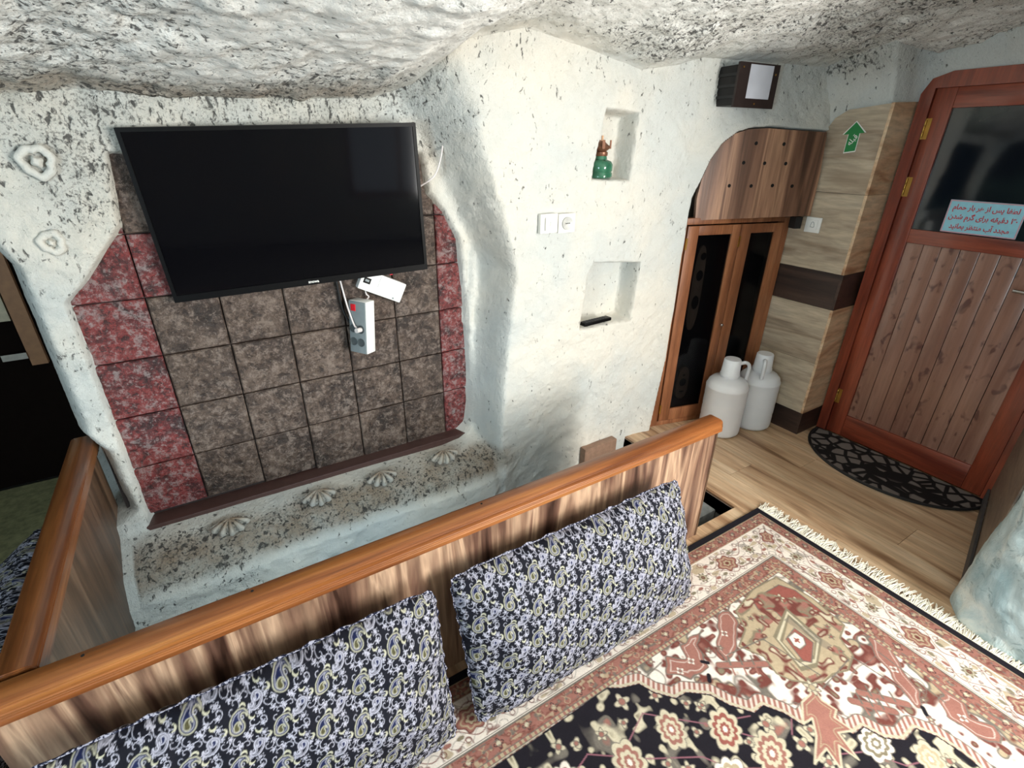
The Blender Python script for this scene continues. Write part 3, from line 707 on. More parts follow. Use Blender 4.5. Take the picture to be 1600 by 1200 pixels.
# cables, adapter and power strip under the television
CW = plain('white_cable', '#d9d2d0', .5, mott=.04)
def cable(name, pts, r, mat, label):
    bm = bmesh.new(); tube(bm, pts, r); mesh_obj(name, bm, mat, None, True, label=label, category='cable')
cable('white_cable', [(.462, 2.075, 1.14), (.470, 2.07, 1.06), (.476, 2.05, .99), (.484, 2.02, .925), (.489, 2.008, .912)], .0035, CW, 'white cord hanging from under the television into the power strip')
cable('black_cable', [(.452, 2.08, 1.14), (.456, 2.085, 1.05), (.462, 2.085, .98), (.475, 2.075, .93), (.487, 2.07, .91)], .0045, BLACKM, 'thin black cord hanging beside the white cord to the power strip')
cable('aerial_cable', [(.935, 2.06, 1.665), (.925, 2.02, 1.61), (.90, 2.0, 1.54), (.865, 1.99, 1.485), (.82, 2.02, 1.45)], .0032, CW, 'thin white aerial cord from the hole in the plaster to television right edge')
cable('short_white_cable', [(.566, 2.085, 1.075), (.566, 2.08, 1.03), (.575, 2.075, 1.015), (.560, 2.075, 1.0), (.556, 2.07, .985)], .003, CW, 'short looped white cord between adapter box and power strip')
ad = empty('adapter_box', (.632, 2.068, 1.058), Euler((0, R(27), 0)), label='white signal box tilted under the television lower right edge', category='box')
bx('case', (-.098, .098, -.018, .018, -.043, .043), WHITE, ad, .006)
bx('lid', (-.02, .085, -.021, -.017, -.010, .038), WHITE, ad, .001)
bx('port', (-.085, -.055, -.0195, -.017, -.012, .012), BLACK, ad); bx('port_tongue', (-.079, -.062, -.0205, -.019, -.004, .005), GREYP, ad)
bm = bmesh.new(); lathe(bm, [(.004, 0), (.004, .002)], 10); o = mesh_obj('indicator', bm, GREYP, ad); o.rotation_euler = (R(90), 0, 0); o.location = (.06, -.018, -.033)
ps = empty('power_strip', (.522, 2.035, .905), Euler((R(2), R(5), R(36))), label='white power strip with socket face coloured in shade grey and red switch hanging below the television', category='power strip')
# local: socket face looks -x, white side looks -y
bx('case', (-.026, .03, -.042, .042, -.112, .112), WHITE, ps, .004)
bx('socket_face', (-.032, -.0255, -.040, .040, -.110, .110), GREYP, ps, .002)  # side turned from the window: its shade put into the grey
bx('switch', (-.036, -.031, .006, .028, .070, .098), NTred if False else plain('red_switch', '#d0202c', .3), ps, .001)
for y, z in ((-.018, -.005), (.02, -.005), (-.018, -.062), (.02, -.062)):
    bm = bmesh.new(); lathe(bm, [(.0175, 0), (.0175, .003), (.0155, .003), (.0150, .0005)], 20); o = mesh_obj('socket', bm, plain('dark_grey_plastic', '#4b5254', .5) if y == -.018 and z == -.005 else bpy.data.materials['dark_grey_plastic'], ps, True)
    o.rotation_euler = (0, R(-90), 0); o.location = (-.032, y, z)
bm = bmesh.new(); tube(bm, [(-.034, -.018, -.005), (-.060, -.016, -.004)], .010, 10); mesh_obj('plug', bm, CW, ps, True)

# ------------------------------------------------------------------ guard rails
gr = empty('guard_rail', (.55, 1.06, 0), label='long orange-topped wooden rail with walnut-look panel behind the two large pillows', category='railing')
def railcap(bm, L0, L1, w0, w1, z0, z1, ax):
    prof = [(w0, z0), (w0-.000, z0+.018), (w0+.006, z0+.024), (w0+.004, z1-.008), (w0+.014, z1), (w1-.012, z1), (w1, z1-.010), (w1, z0)]
    f = (lambda a, b, h: (h, a, b)) if ax == 'x' else (lambda a, b, h: (-a if False else a, h, b))
    prism(bm, prof, L0, L1, f)
    bmesh.ops.bevel(bm, geom=[e for e in bm.edges], offset=.003, segments=2, affect='EDGES')
bm = bmesh.new(); railcap(bm, -1.18, 1.105, -.032, .046, .555, .607, 'x'); mesh_obj('top_rail', bm, RAIL, gr, True)
bx('panel', (-1.12, 1.098, -.014, .006, 0, .558), WAL, gr)
bx('corner_post', (-1.10, -1.05, .006, .04, 0, .555), RAIL, gr)
bx('end_strip', (1.094, 1.104, -.016, .008, 0, .556), WALD, gr)
for x, t in ((-.95, 20), (-.62, 15), (.02, 25)):
    bm = bmesh.new(); lathe(bm, [(.0035, 0), (.0035, .001)], 10, x, .022, .6068); mesh_obj('screw_hole', bm, DARKV, gr)
g2 = empty('side_rail', (-.52, 1.65, 0), label='shorter wooden rail with dark walnut-look panel running to the wall at left', category='railing')
bm = bmesh.new(); railcap(bm, -.54, .54, -.040, .040, .555, .607, 'y'); mesh_obj('top_rail', bm, RAILY, g2, True)
bx('panel', (.004, .024, -.54, .52, 0, .558), WALD, g2)
bx('panel_back', (-.030, -.012, -.54, .52, 0, .558), WALD, g2)

# ------------------------------------------------------------------ pillows with printed paisley
def sd_paisley(x, y):
    """teardrop with a hooked tip, unit size"""
    kx = [0, -.16, -.20, -.02, .30, .58, .66]; ky = [-.25, .10, .45, .78, .92, .78, .58]; kr = [.56, .47, .33, .22, .14, .08, .04]
    d = np.full(np.shape(x), 9.); kk = np.arange(7)
    for k in np.linspace(0, 6, 19):
        d = np.minimum(d, np.hypot(x-np.interp(k, kk, kx), y-np.interp(k, kk, ky))-np.interp(k, kk, kr))
    return d
def paisley_colors(u, v, seed=0):
    """u, v in metres -> linear rgb"""
    bg = np.array(hx('#090b18')); wh = np.array(hx('#c9c9da')); bl = np.array(hx('#151d42')); ol_ = np.array(hx('#4d4a30')); ye = np.array(hx('#b3b19c'))
    C = np.zeros(u.shape+(3,))+bg
    wh = wh*.85
    def put(a, c):
        nonlocal C
        C = C+(c-C)*np.clip(a, 0, 1)[..., None]
    ca_, sa_ = math.cos(.42), math.sin(.42)
    U0, V0 = u*ca_+v*sa_, -u*sa_+v*ca_
    U0 = U0+.003*vnoise(u*14, v*14, u*0); V0 = V0+.003*vnoise(u*14+9, v*14, u*0)
    TW, TH = .108, .076
    soft = .0011
    def band(d, w, sc): return np.clip(.5+(w-np.abs(d)*sc)/soft*.5, 0, 1)
    def fill(d, sc): return np.clip(.5-d*sc/soft*.5, 0, 1)
    for half in (0, 1):
        uu = U0+half*TW*.5; vv = V0+half*TH
        def cell2(x0, y0, sc, rot, TH2=TH*2):
            a = uu/TW-x0+.5; b = vv/TH2-y0+.5
            lx = (a-np.floor(a)-.5)*TW; ly = (b-np.floor(b)-.5)*TH2
            c, s = math.cos(rot), math.sin(rot)
            return (lx*c+ly*s)/sc, (-lx*s+ly*c)/sc
        for fx, fy, fr, npet in ((.70, .10, .0085, 6), (.05, .14, .0070, 5), (.02, .36, .0080, 6), (.58, .46, .0065, 5), (.93, .03, .006, 5), (.42, .02, .0065, 5), (.80, .47, .006, 6), (.28, .02, .006, 5), (.12, .48, .0065, 6), (.58, .22, .0055, 5), (.97, .24, .005, 5)):
            x, y = cell2(fx, fy, 1, .3); r = np.hypot(x, y); th = np.arctan2(y, x); R_ = fr*(.74+.30*np.cos(npet*th))
            put(np.clip(.5+(.0009-np.abs(r-R_))/soft, 0, 1), wh*.9); put(np.clip(.5+(.0014-np.abs(r-fr*.25))/soft, 0, 1)*.8, wh)
        for fx, fy, a0, sg_ in ((.68, .40, 0, 1), (.46, .44, 1.5, -1), (.92, .15, 3, 1), (.10, .03, 4.4, -1), (.52, .08, 2, 1), (.86, .38, 5, -1), (.02, .25, 1, 1), (.36, .40, 2.5, 1), (.66, .02, .7, -1)):
            x, y = cell2(fx, fy, 1, a0); y = y*sg_; r = np.hypot(x, y); th = np.arctan2(y, x)
            sp = np.abs(r-.0019*(th+np.pi)); put(np.clip(.5+(.0008-sp)/soft, 0, 1)*(r < .0120), wh*.85)
        for fx, fy, a0 in ((.56, .15, .5), (.06, .29, 2.4), (.55, .34, 4), (.98, .44, 1)):
            x, y = cell2(fx, fy, 1, a0); r1 = np.hypot(x, y)-.0066; r2 = np.hypot(x-.0034, y)-.0054
            put(np.clip(.5-np.maximum(r1, -r2)/soft, 0, 1), ye)
        for fx, fy, sc, rot, fl in ((.30, .22, .0265, -.8, 1), (.80, .26, .0190, 2.2, 0)):
            x, y = cell2(fx, fy, sc, rot); d = sd_paisley(x, y)
            put(fill(d-.10, sc), bg); put(fill(d, sc), bl if fl else bg*1.3); put(band(d, .0011, sc), ye if fl else wh)
            put(band(d+.17, .0007, sc), wh*.75)
            k = .40; x2, y2 = (x+.02)/k, (y+.27)/k; d2 = sd_paisley(x2, y2); put(fill(d2, sc*k), ol_ if fl else bl); put(band(d2, .0009, sc*k), ye if fl else wh)
            x2, y2 = x-.30, y-.45; rr_ = np.hypot(x2, y2); put(np.clip(.5+(.0007-np.abs(rr_*sc-.0030))/soft, 0, 1), wh*.8)
    nz = vnoise(u*900, v*900, u*0)
    return np.clip(C*(1+.18*nz[..., None]), 0, 1)
PAIS = m_paint('paisley_cotton', 'paint', .8, 500, .35)
def make_pillow(Wd, Ht, T, res, seed):
    a = int(Wd/res); b = int(Ht/res)
    s = np.linspace(-1, 1, a)[:, None]; t = np.linspace(-1, 1, b)[None, :]
    bul = (np.clip(1-np.abs(s)**4.0, 0, 1)*np.clip(1-np.abs(t)**2.2, 0, 1))**.55
    xx = s*Wd/2*(1-.025*(1-t**2)*s**2-.035*(s*t)**8)+.0*t; zz = t*Ht/2*(1-.04*(1-s**2)*t**2-.06*(s*t)**8)
    ruf = .006*np.sin(s*38+3*t)*(np.abs(t) > .94)+.006*np.sin(t*21)*(np.abs(s) > .965)
    wr_ = .007*fbm(s*2.2+seed, t*1.1, 0*s*t, 2.0, 4)+.006*np.sin((s*1.5+t*2)*4+2*vnoise(s*2+0*t, t*2+0*s, 0*s*t))*np.exp(-((np.abs(s)-.85)/.25)**2)
    out = []
    for sign in (1, -1):
        y = -sign*(T/2*bul+wr_*bul*2*(sign > 0))+ruf
        P_ = np.stack([xx+0*t, y, zz+0*s], -1); out.append((P_, sign))
    return out, s, t
def pillow_obj(Wd, Ht, T, res, seed, parent, share=None):
    parts, s, t = make_pillow(Wd, Ht, T, res, seed)
    F, _ = parts[0]; Bq, _ = parts[1]
    a, b = F.shape[:2]
    both = np.concatenate([F, Bq[::-1]], 0)              # front then back, joined along the right edge
    colF = paisley_colors((s+0*t)*Wd/2, (t+0*s)*Ht/2)
    colB = colF[::-1]
    return grid_mesh('cover', both, PAIS, parent, attrs={'paint': np.concatenate([colF, colB], 0)})
def ruffle(Wd, Ht, parent, mat):
    bm = bmesh.new(); pts = []
    n = 150
    for k in range(n+1):
        q = k/n*4; e = int(q) % 4; f = q-int(q); s, t = ((-1+2*f, 1), (1, 1-2*f), (1-2*f, -1), (-1, -1+2*f))[e]
        x = s*Wd/2*(1-.025*(1-t**2)*s**2-.035*(s*t)**8); z = t*Ht/2*(1-.04*(1-s**2)*t**2-.06*(s*t)**8); pts.append((x, z, s, t))
    prev = None
    for k, (x, z, s, t) in enumerate(pts):
        o = .006+.003*math.sin(k*1.9); L = math.hypot(s, t); w_ = .004*math.sin(k*2.4)
        a = bm.verts.new((x, .0, z)); b = bm.verts.new((x+o*s/L, w_, z+o*t/L)); c = bm.verts.new((x+o*s/L, w_+.002, z+o*t/L)); d = bm.verts.new((x, .002, z))
        if prev:
            pa_, pb, pc, pd = prev
            bm.faces.new((pa_, a, b, pb)); bm.faces.new((pd, pc, c, d)); bm.faces.new((pb, b, c, pc))
        prev = (a, b, c, d)
    return mesh_obj('seam_frill', bm, mat, parent, True)
NAVY = NT('navy_cotton_edge', .85, .2); NAVY.col(NAVY.ramp(NAVY.noise(NAVY.co(), 170, 2), (.48, hx('#10142a')), (.56, hx('#9a9aa8')))); NAVY = NAVY.m
pw1 = empty('paisley_pillow', (.865, .888, .258), Euler((R(-18), R(-.5), R(-1))), label='large navy paisley pillow leaning on the rail right of the other one', category='pillow', group='navy paisley pillows')
cov = pillow_obj(.93, .50, .19, .0018, 1, pw1); fr = ruffle(.93, .50, pw1, NAVY)
def copy_thing(root, loc, rot, label, scale=None):
    r = root.copy(); r.location = loc; r.rotation_euler = rot; COL.objects.link(r); r['label'] = label
    if scale: r.scale = scale
    for ch in list(root.children):
        c = ch.copy(); COL.objects.link(c); c.parent = r
    return r
pw2 = copy_thing(pw1, (-.115, .880, .268), Euler((R(-16), R(2.0), R(2))), 'large navy paisley pillow at the lower left, left of the full-length one against the rail')
pw3 = copy_thing(pw1, (-.76, 1.60, .21), Euler((R(-30), R(0), R(-88))), 'navy paisley pillow at left edge, half hidden behind the side rail', (.85, 1, .9))

# ------------------------------------------------------------------ rug
def rug_colors(U, V):
    """U from the fringed edge, V from the edge along the rail (metres)"""
    ivory = np.array(hx('#ddd3c8')); rust = np.array(hx('#93655a')); dk = np.array(hx('#17141c')); beige = np.array(hx('#ab9b80')); ol2 = np.array(hx('#7d7460')); red = np.array(hx('#8d5249')); cream = np.array(hx('#c0b79f')); grey = np.array(hx('#6b655d')); brn = np.array(hx('#6a3a33'))
    C = np.zeros(U.shape+(3,))+ivory; sf = .0022
    u = np.minimum(U, 3.1-U); v = np.minimum(V, 2.0-V)
    def put(a, c):
        nonlocal C
        C = C+(np.asarray(c)-C)*np.clip(a, 0, 1)[..., None]
    inside = lambda d: np.clip(.5-d/sf, 0, 1)
    line = lambda d, w: np.clip(.5+(w-np.abs(d))/sf, 0, 1)
    d = np.minimum(u, v); t = np.where(u < v, V, U)      # distance from edge, run along it
    def flower(cu, cv, r, n, c1, c2=None, rot=0., ol=None, k=.25, mask=1):
        x = U-cu; y = V-cv; rr = np.hypot(x, y); th = np.arctan2(y, x)+rot; R_ = r*(1-k+k*np.cos(n*th))
        put(inside(rr-R_)*mask, c1)
        if ol is not None: put(line(rr-R_, .0018)*mask, ol)
        if c2 is not None: put(inside(rr-r*.38)*mask, c2); put(line(rr-r*.40, .0013)*mask, grey)
    def seg(a, b, w, c, mask=1):
        ax, ay = a; bx_, by_ = b; ex, ey = bx_-ax, by_-ay; tt = np.clip(((U-ax)*ex+(V-ay)*ey)/(ex*ex+ey*ey), 0, 1)
        dd = np.hypot(U-ax-tt*ex, V-ay-tt*ey)-w; put(inside(dd)*mask, c); return dd
    def poly(p, c, ol=None, mask=1, w=.002):
        sd = poly_sdf(U, V, p); put(inside(sd)*mask, c)
        if ol is not None: put(line(sd, w)*mask, ol)
        return sd
    wob = .012*vnoise(U*28, V*28, 0*U)
    # ---- spandrel, corner piece and scrolls (mirror pairs across the diagonal)
    mir = lambda pts: [(b-.02, a+.02) for a, b in pts]
    fieldm = (d > .29)
    S1, S2 = np.minimum(u, v+.02), np.maximum(u, v+.02)
    def orn(fr, ph, lo, col, ol_c, mask, w=.0016):
        q = vnoise(S1*fr+ph, S2*fr-ph, 0*S1); g_ = 3.2*fr
        dq = (lo-q)/g_
        put(inside(dq)*mask, col); put(line(dq, w)*mask, ol_c)
    ivm = fieldm*(d < 3)
    orn(17, 3.3, .36, rust, brn, ivm); orn(17, 3.3, .66, ivory, grey, ivm); orn(26, 8.1, .46, beige, grey, ivm); orn(34, 1.7, .56, ol2, brn, ivm); orn(44, 5.5, .60, rust, brn, ivm)
    q_ = vnoise(S1*13+5, S2*13, 0*S1); put(line(q_/24, .0013)*ivm*.8, grey)
    lob = [(.33, .31), (.47, .30), (.62, .33), (.66, .40), (.74, .43), (.70, .50), (.72, .56), (.70, .60), (.655, .64), (.61, .66), (.56, .66), (.50, .68), (.43, .66), (.40, .60), (.33, .58), (.31, .45)]
    poly([(a, b) for a, b in lob], beige, ol2, w=.003)
    # red-brown scrolls along both sides
    for pts in ([(.80, .32), (.86, .35), (.90, .42), (.98, .42), (1.03, .37), (.99, .33), (.94, .36), (.92, .31)], [(.62, .30), (.70, .31), (.76, .36), (.82, .40), (.84, .46), (.79, .44), (.72, .40), (.66, .37)]):
        for p in (pts, mir(pts)):
            sd = poly_sdf(U, V, p)+wob; put(inside(sd), rust); put(line(sd, .002), grey); put(line(sd+.012, .0015)*.6, ivory)
    for cu, cv in ((.93, .38), (.99, .385), (.74, .37), (.36, .95), (.365, .76)): flower(cu, cv, .014, 4, ivory, rust)
    poly([(.36, .34), (.52, .33), (.54, .37), (.49, .40), (.50, .45), (.45, .45), (.41, .49), (.37, .50), (.34, .53), (.33, .39)], red, grey)
    for cu, cv in ((.42, .38), (.38, .42), (.47, .37), (.37, .48)): flower(cu, cv, .022, 5, cream, ol2, ol=brn)
    inb = (poly_sdf(U, V, lob) < -.004)*1.0
    orn(30, 2.2, .45, rust*1.05, ol2, inb*(poly_sdf(U, V, [(.42, .42), (.62, .44), (.65, .62), (.56, .64), (.44, .6)]) > 0)); orn(42, 6.2, .5, cream, brn, inb)
    # stepped centre of the corner piece
    for k, c in ((0, ol2), (.012, cream), (.022, ol2), (.032, beige)):
        poly([(.44+k, .42+k), (.60-k*.3, .47+k), (.64-k, .60-k), (.58-k, .62-k), (.46+k, .57-k*.3)], c)
    poly([(.50, .49), (.57, .50), (.60, .58), (.58, .60), (.50, .56)], red, grey)
    poly([(.515, .50), (.555, .50), (.57, .53), (.565, .55), (.53, .55), (.51, .53)], ivory, grey); flower(.541, .524, .012, 4, red)
    for q in range(5): put(line(poly_sdf(U, V, [(.47+q*.006, .45), (.475+q*.006, .45), (.46+q*.006, .60), (.455+q*.006, .60)]), .001), grey)
    for cu, cv in ((.56, .40), (.62, .43), (.60, .38), (.42, .58), (.45, .63), (.39, .55)): flower(cu, cv, .014, 5, ol2, red)
    # long rust leaves lying in the ivory
    for a, b in (((.86, .44), (.72, .52)), ((.46, .84), (.55, .74)), ((.60, .60+.14), (.52, .83))):
        dd = seg(a, b, .011, rust); put(line(dd, .0013), grey)
        for k in (.25, .5, .75):
            m0 = (a[0]+(b[0]-a[0])*k, a[1]+(b[1]-a[1])*k); seg(m0, (m0[0]+.018, m0[1]+.03), .003, rust); seg(m0, (m0[0]-.018, m0[1]-.026), .003, grey)
    for a, b in (((.80, .43), (.62, .46)), ((.64, .46), (.60, .64)), ((.44, .66), (.42, .80)), ((.46, .66), (.64, .67)), ((1.02, .33), (1.10, .34)), ((.35, .90), (.34, .70))): seg(a, b, .0022, grey)
    for cu, cv, r in ((.97, .45, .013), (.845, .385, .012), (.80, .40, .010), (.45, .90, .013), (.37, .84, .012), (.40, .86, .01), (1.12, .31, .016), (1.18, .305, .012), (1.05, .31, .012)): flower(cu, cv, r, 5, rust, cream, ol=grey)
    seg((.92, .445), (.935, .46), .007, dk); seg((.43, .87), (.445, .885), .007, dk); seg((.885, .415), (.90, .40), .006, dk)
    # ---- dark field with toothed edge
    fp = [(1.55, .305), (1.24, .30), (1.20, .325), (1.14, .345), (1.12, .39), (1.075, .44), (1.03, .445), (.97, .49), (.945, .545), (.90, .60), (.855, .60), (.82, .65), (.805, .70), (.745, .695), (.72, .74), (.70, .795), (.65, .80), (.63, .85), (.585, .885), (.52, .885), (.49, .93), (.48, .985), (.48, 1.02)]
    full = fp+[(a, 2.0-b) for a, b in fp[::-1]]
    sd = poly_sdf(u, V, full+[])
    sd = np.where(U > 1.50, np.maximum(.305-v, -1), sd)
    tooth = ((np.floor(np.where(np.abs(sd) < .06, (U-V)*1.0/.0115+(U+V)*0, 0)) % 2) > 0)
    put(inside(sd-.036), rust); put(inside(sd-.036)*(~tooth)*.75, ivory*.95); put(line(sd-.036, .0018), grey); put(line(sd-.006, .004), cream*.9); put(inside(sd), dk)
    F = (sd < -.004)*1.0
    # ---- blossoms on the dark field
    orn(24, 4.4, .60, cream, grey, F); orn(24, 4.4, .76, rust, grey, F); orn(38, 9.4, .68, ol2, cream, F)
    def palm(cu, cv, r, rot, c1, c2, n=9):
        x = U-cu; y = V-cv; c_, s_ = math.cos(rot), math.sin(rot); a = x*c_+y*s_; b = -x*s_+y*c_
        rr = np.hypot(a*.85, b*1.15); th = np.arctan2(b, a); R_ = r*(.82+.22*np.abs(np.sin(n*th*.5)))
        for k, col in ((1, c1), (.74, c2), (.52, c1), (.32, c2), (.15, ivory)): put(inside(rr-R_*k)*F, col)
        put(line(rr-R_, .0015)*F, grey)
    for a, b in (((.86, .70), (.80, .66)), ((.95, .66), (1.05, .55)), ((1.05, .55), (1.20, .42)), ((1.20, .42), (1.30, .46)), ((1.02, .56), (.92, .60)), ((1.14, .60), (1.28, .52)), ((1.28, .52), (1.42, .42)), ((1.42, .42), (1.55, .46)), ((.80, .80), (.72, .84)), ((.72, .84), (.66, .92)), ((.88, .80), (.80, .80)), ((1.0, .72), (1.1, .66)), ((1.1, .66), (1.14, .60)), ((.58, .95), (.66, .92)), ((1.5, .42), (1.7, .36))):
        seg(a, b, .0018, np.array(hx('#8d5d68')), F)
    palm(1.02, .585, .056, .8, cream, red); palm(1.16, .50, .05, 1.2, cream, rust); palm(.96, .70, .06, .6, cream, rust, 11); palm(1.33, .50, .055, 1.4, cream, rust, 8); palm(1.12, .68, .055, .3, ivory, beige)
    palm(.67, .845, .05, .2, ivory, ol2, 8); palm(1.52, .45, .05, 1, ivory, rust); palm(.78, .95, .06, .8, cream, rust, 11); palm(.58, .95, .045, .8, cream, beige, 7); palm(1.30, .64, .06, 1, cream, red, 9); palm(1.75, .44, .05, 1, cream, rust)
    for cu, cv, r, n in ((1.23, .36, .028, 4), (1.125, .40, .022, 5), (1.06, .47, .018, 3), (1.27, .41, .017, 3), (1.10, .545, .017, 3), (1.03, .50, .020, 4), (1.35, .40, .02, 5), (1.43, .38, .018, 3), (1.48, .36, .022, 4), (1.42, .50, .02, 4), (.90, .64, .026, 5), (.86, .73, .026, 4), (.80, .72, .02, 3), (.84, .80, .022, 5), (.87, .86, .02, 3), (.74, .78, .018, 4), (.72, .90, .022, 5), (.92, .82, .026, 5), (1.04, .78, .026, 4), (1.20, .60, .022, 5), (1.24, .56, .018, 3), (.66, .97, .02, 4), (.54, .98, .02, 5), (1.62, .38, .024, 5), (1.68, .42, .018, 3), (1.02, .42+.08, .015, 3), (1.4, .6, .03, 5), (1.55, .56, .03, 6), (.99, .645, .016, 3), (.82, .875, .022, 5)):
        flower(cu, cv, r, n, cream, rust, rot=cu*9, ol=grey, mask=F)
    # rust lily hanging over the field from the corner-piece tip
    for p in ([(.655, .635), (.69, .66), (.74, .66), (.80, .70), (.76, .705), (.80, .74), (.88, .78), (.81, .775), (.83, .83), (.77, .79), (.76, .84), (.735, .77), (.69, .79), (.70, .74), (.67, .73), (.68, .69)],):
        sq = poly(p, rust*1.1, cream, w=.003); put(line(sq+.012, .0013), beige)
    flower(.665, .65, .026, 6, cream, beige, ol=grey)
    # ---- border rings, drawn last
    m = lambda a, b: ((d >= a) & (d < b))*1.0
    B = d < .292
    C[B] = ivory
    put(m(0, .030), dk); put(m(.030, .086), rust); put(m(.030, .034)+m(.082, .086), beige*.9); put(m(.235, .285), rust); put(m(.226, .229)+m(.232, .236)+m(.285, .288), grey); put(m(.288, .298), beige); put(m(.298, .300), grey)
    for c0, per, sz in ((.058, .042, .014), (.260, .050, .016)):
        q = (t/per) % 1-.5; a = q*per; b = d-c0; rr = np.hypot(a, b); th = np.arctan2(b, a)
        par = np.floor(t/per) % 2
        mk = (np.abs(b) < .022)*1.0
        put(line(rr-sz*(.7+.25*np.cos(4*th)), .0016)*mk*(par < 1), dk*1.5); put(inside(rr-sz*.45)*mk*(par < 1), cream)
        put(line(np.abs(a)-.006-.004*np.sin(b*260), .0014)*mk*(par > 0)*(np.abs(b) < .016), beige); put(inside(rr-.004)*mk*(par > 0), grey)
        put(line(b-(sz+.003)*np.sign(np.sin(t*75)), .0012)*mk*.7, brn)
    q = (d-.293); put(((t % .018) < .008)*1.0*m(.288, .298), rust)
    gm = m(.034, .082)+m(.236, .285)
    q_ = vnoise(t*75, d*110, 0*t); put(line((q_-.25)/110, .0011)*gm*.8, brn); put(inside((.55-q_)/110)*gm*.8, beige); q_ = vnoise(t*80+9, d*120, 0*t); put(inside((.58-q_)/110)*gm*.8, grey)
    # main border
    mb = m(.090, .224)
    b = d-.156
    wv = .036*np.sin((t-.09)/.305*2*np.pi*1.0)
    for sgn in (1, -1):
        put(line(b-sgn*(.030+.022*np.cos((t-.13)/.1525*2*np.pi)), .0016)*mb, brn*1.2)
        put(line(b-sgn*(.048-.014*np.cos((t-.13)/.07625*2*np.pi)), .0013)*mb*.8, grey)
    q_ = vnoise(t*30, d*42, 0*t); put(line((q_-.30)/44, .0012)*mb*.9, brn); put(inside((.55-q_)/44)*mb*.9, beige); q_ = vnoise(t*36+9, d*46, 0*t); put(line((q_+.35)/48, .0012)*mb*.7, grey)
    for k in range(12):
        for small in (0, 1):
            tc = .135+.305*k+(.1525 if small else 0)
            a = t-tc; rr = np.hypot(a, b); th = np.arctan2(b, a)
            if small:
                R_ = .023*(.8+.2*np.cos(8*th)); put(inside(rr-R_)*mb, ol2); put(line(rr-R_, .0015)*mb, grey); put(line(rr-.012, .0013)*mb, cream); put(line(rr-.005, .002)*mb, brn)
            else:
                r2 = np.hypot(a*.85, b*1.1); R_ = .045*(.86+.12*np.cos(6*th)); put(inside(r2-R_)*mb, rust); put(line(r2-R_, .002)*mb, brn)
                put(line(r2-R_*.72, .0025)*mb, beige); put(inside(r2-R_*.45)*mb, beige); put(line(r2-R_*.45, .0016)*mb, brn); put(inside(r2-.008)*mb, brn)
            for s1 in (-1, 1):
                for s2 in (-1, 1):
                    a2 = a-s1*.055; b2 = b-s2*.034; put(inside(np.hypot(a2*.8, b2*1.5)-.010)*mb, rust if small else ol2); a3 = a-s1*.036; b3 = b-s2*.05; put(line(np.hypot(a3, b3)-.008, .0013)*mb, brn)
    nz = vnoise(U*260, V*260, 0*U)*.5+vnoise(U*30, V*30, 0*U)*.35
    return np.clip(C*(1+.16*nz[..., None]), 0, 1)
RUGM = m_paint('wool_pile', 'paint', .95, 350, .5)
rug = empty('persian_rug', (2.06, 1.01, 0), label='large ivory and rust Persian rug with black floral centre in front of the pillows', category='rug')
uu = np.concatenate([np.arange(0, 2.1, .0027), np.arange(2.1, 3.1, .02), [3.1]])
vv = np.concatenate([np.arange(0, 1.22, .0027), np.arange(1.22, 2.0, .02), [2.0]])
Ug = np.repeat(uu[:, None], len(vv), 1); Vg = np.repeat(vv[None, :], len(uu), 0)
Cg = rug_colors(Ug, Vg)
Zr = .010+.0015*fbm(Ug, Vg, 0*Ug, 2.5, 2)
Zr[0, :] = .001; Zr[:, 0] = .001; Zr[-1, :] = .001; Zr[:, -1] = .001
wav = .006*fbm(Vg, 0*Vg, 0*Vg+3, 1.5, 2)
grid_mesh('pile', np.stack([-Ug+wav*np.exp(-Ug/.3), -Vg, Zr], -1), RUGM, rug, attrs={'paint': Cg}, flip=True)
bm = bmesh.new(); rr = random.Random(3)
v_ = .004
while v_ < 1.25:
    L = rr.uniform(.045, .090); a = rr.uniform(-.6, .6); w_ = rr.uniform(.0016, .0028)
    p = [(0, -v_, .006), (L*.45, -v_+L*.25*a, rr.uniform(.006, .011)), (L, -v_+L*.6*a+rr.uniform(-.008, .008), .004)]
    pr = None
    for x, y, z in p:
        q = [bm.verts.new((x, y-w_, z)), bm.verts.new((x, y, z+.003)), bm.verts.new((x, y+w_, z))]
        if pr:
            bm.faces.new((pr[0], q[0], q[1], pr[1])); bm.faces.new((pr[1], q[1], q[2], pr[2]))
        pr = q
    v_ += rr.uniform(.0016, .0034)
mesh_obj('fringe', bm, plain('cream_wool', '#e0dccd', .95, mott=.12), rug, kind='stuff')

# ------------------------------------------------------------------ door mat
def m_mat():
    m = NT('dark_patterned_mat', .9, .2); c = m.co((1, 1, 1))
    v = m.n('ShaderNodeTexVoronoi'); m.put(c, v.inputs['Vector']); v.inputs['Scale'].default_value = 14; v.feature = 'DISTANCE_TO_EDGE'
    m.col(m.mix(m.ramp(v.outputs[0], (.10, 0), (.16, 1)), hx('#1c191a'), hx('#77706b'))); m.bump(v.outputs[0], .4, .01); return m.m
mt = empty('door_mat', (3.08, .86, 0), label='dark half-round patterned mat on wooden floor before the red door', category='mat')
pl_ = [(.02, .44)]+[(-.36*math.cos(math.pi*k/24-math.pi/2)**1.0, .43*math.sin(math.pi/2-math.pi*k/24)) for k in range(25)]+[(.02, -.44)]
bm = bmesh.new(); prism(bm, pl_, .001, .010, lambda a, b, h: (a, b, h)); mesh_obj('pile', bm, m_mat(), mt)
bm = bmesh.new(); tube(bm, [(a, b, .008) for a, b in pl_[1:-1]], .008, 6); mesh_obj('border', bm, BLACKM, mt, True)

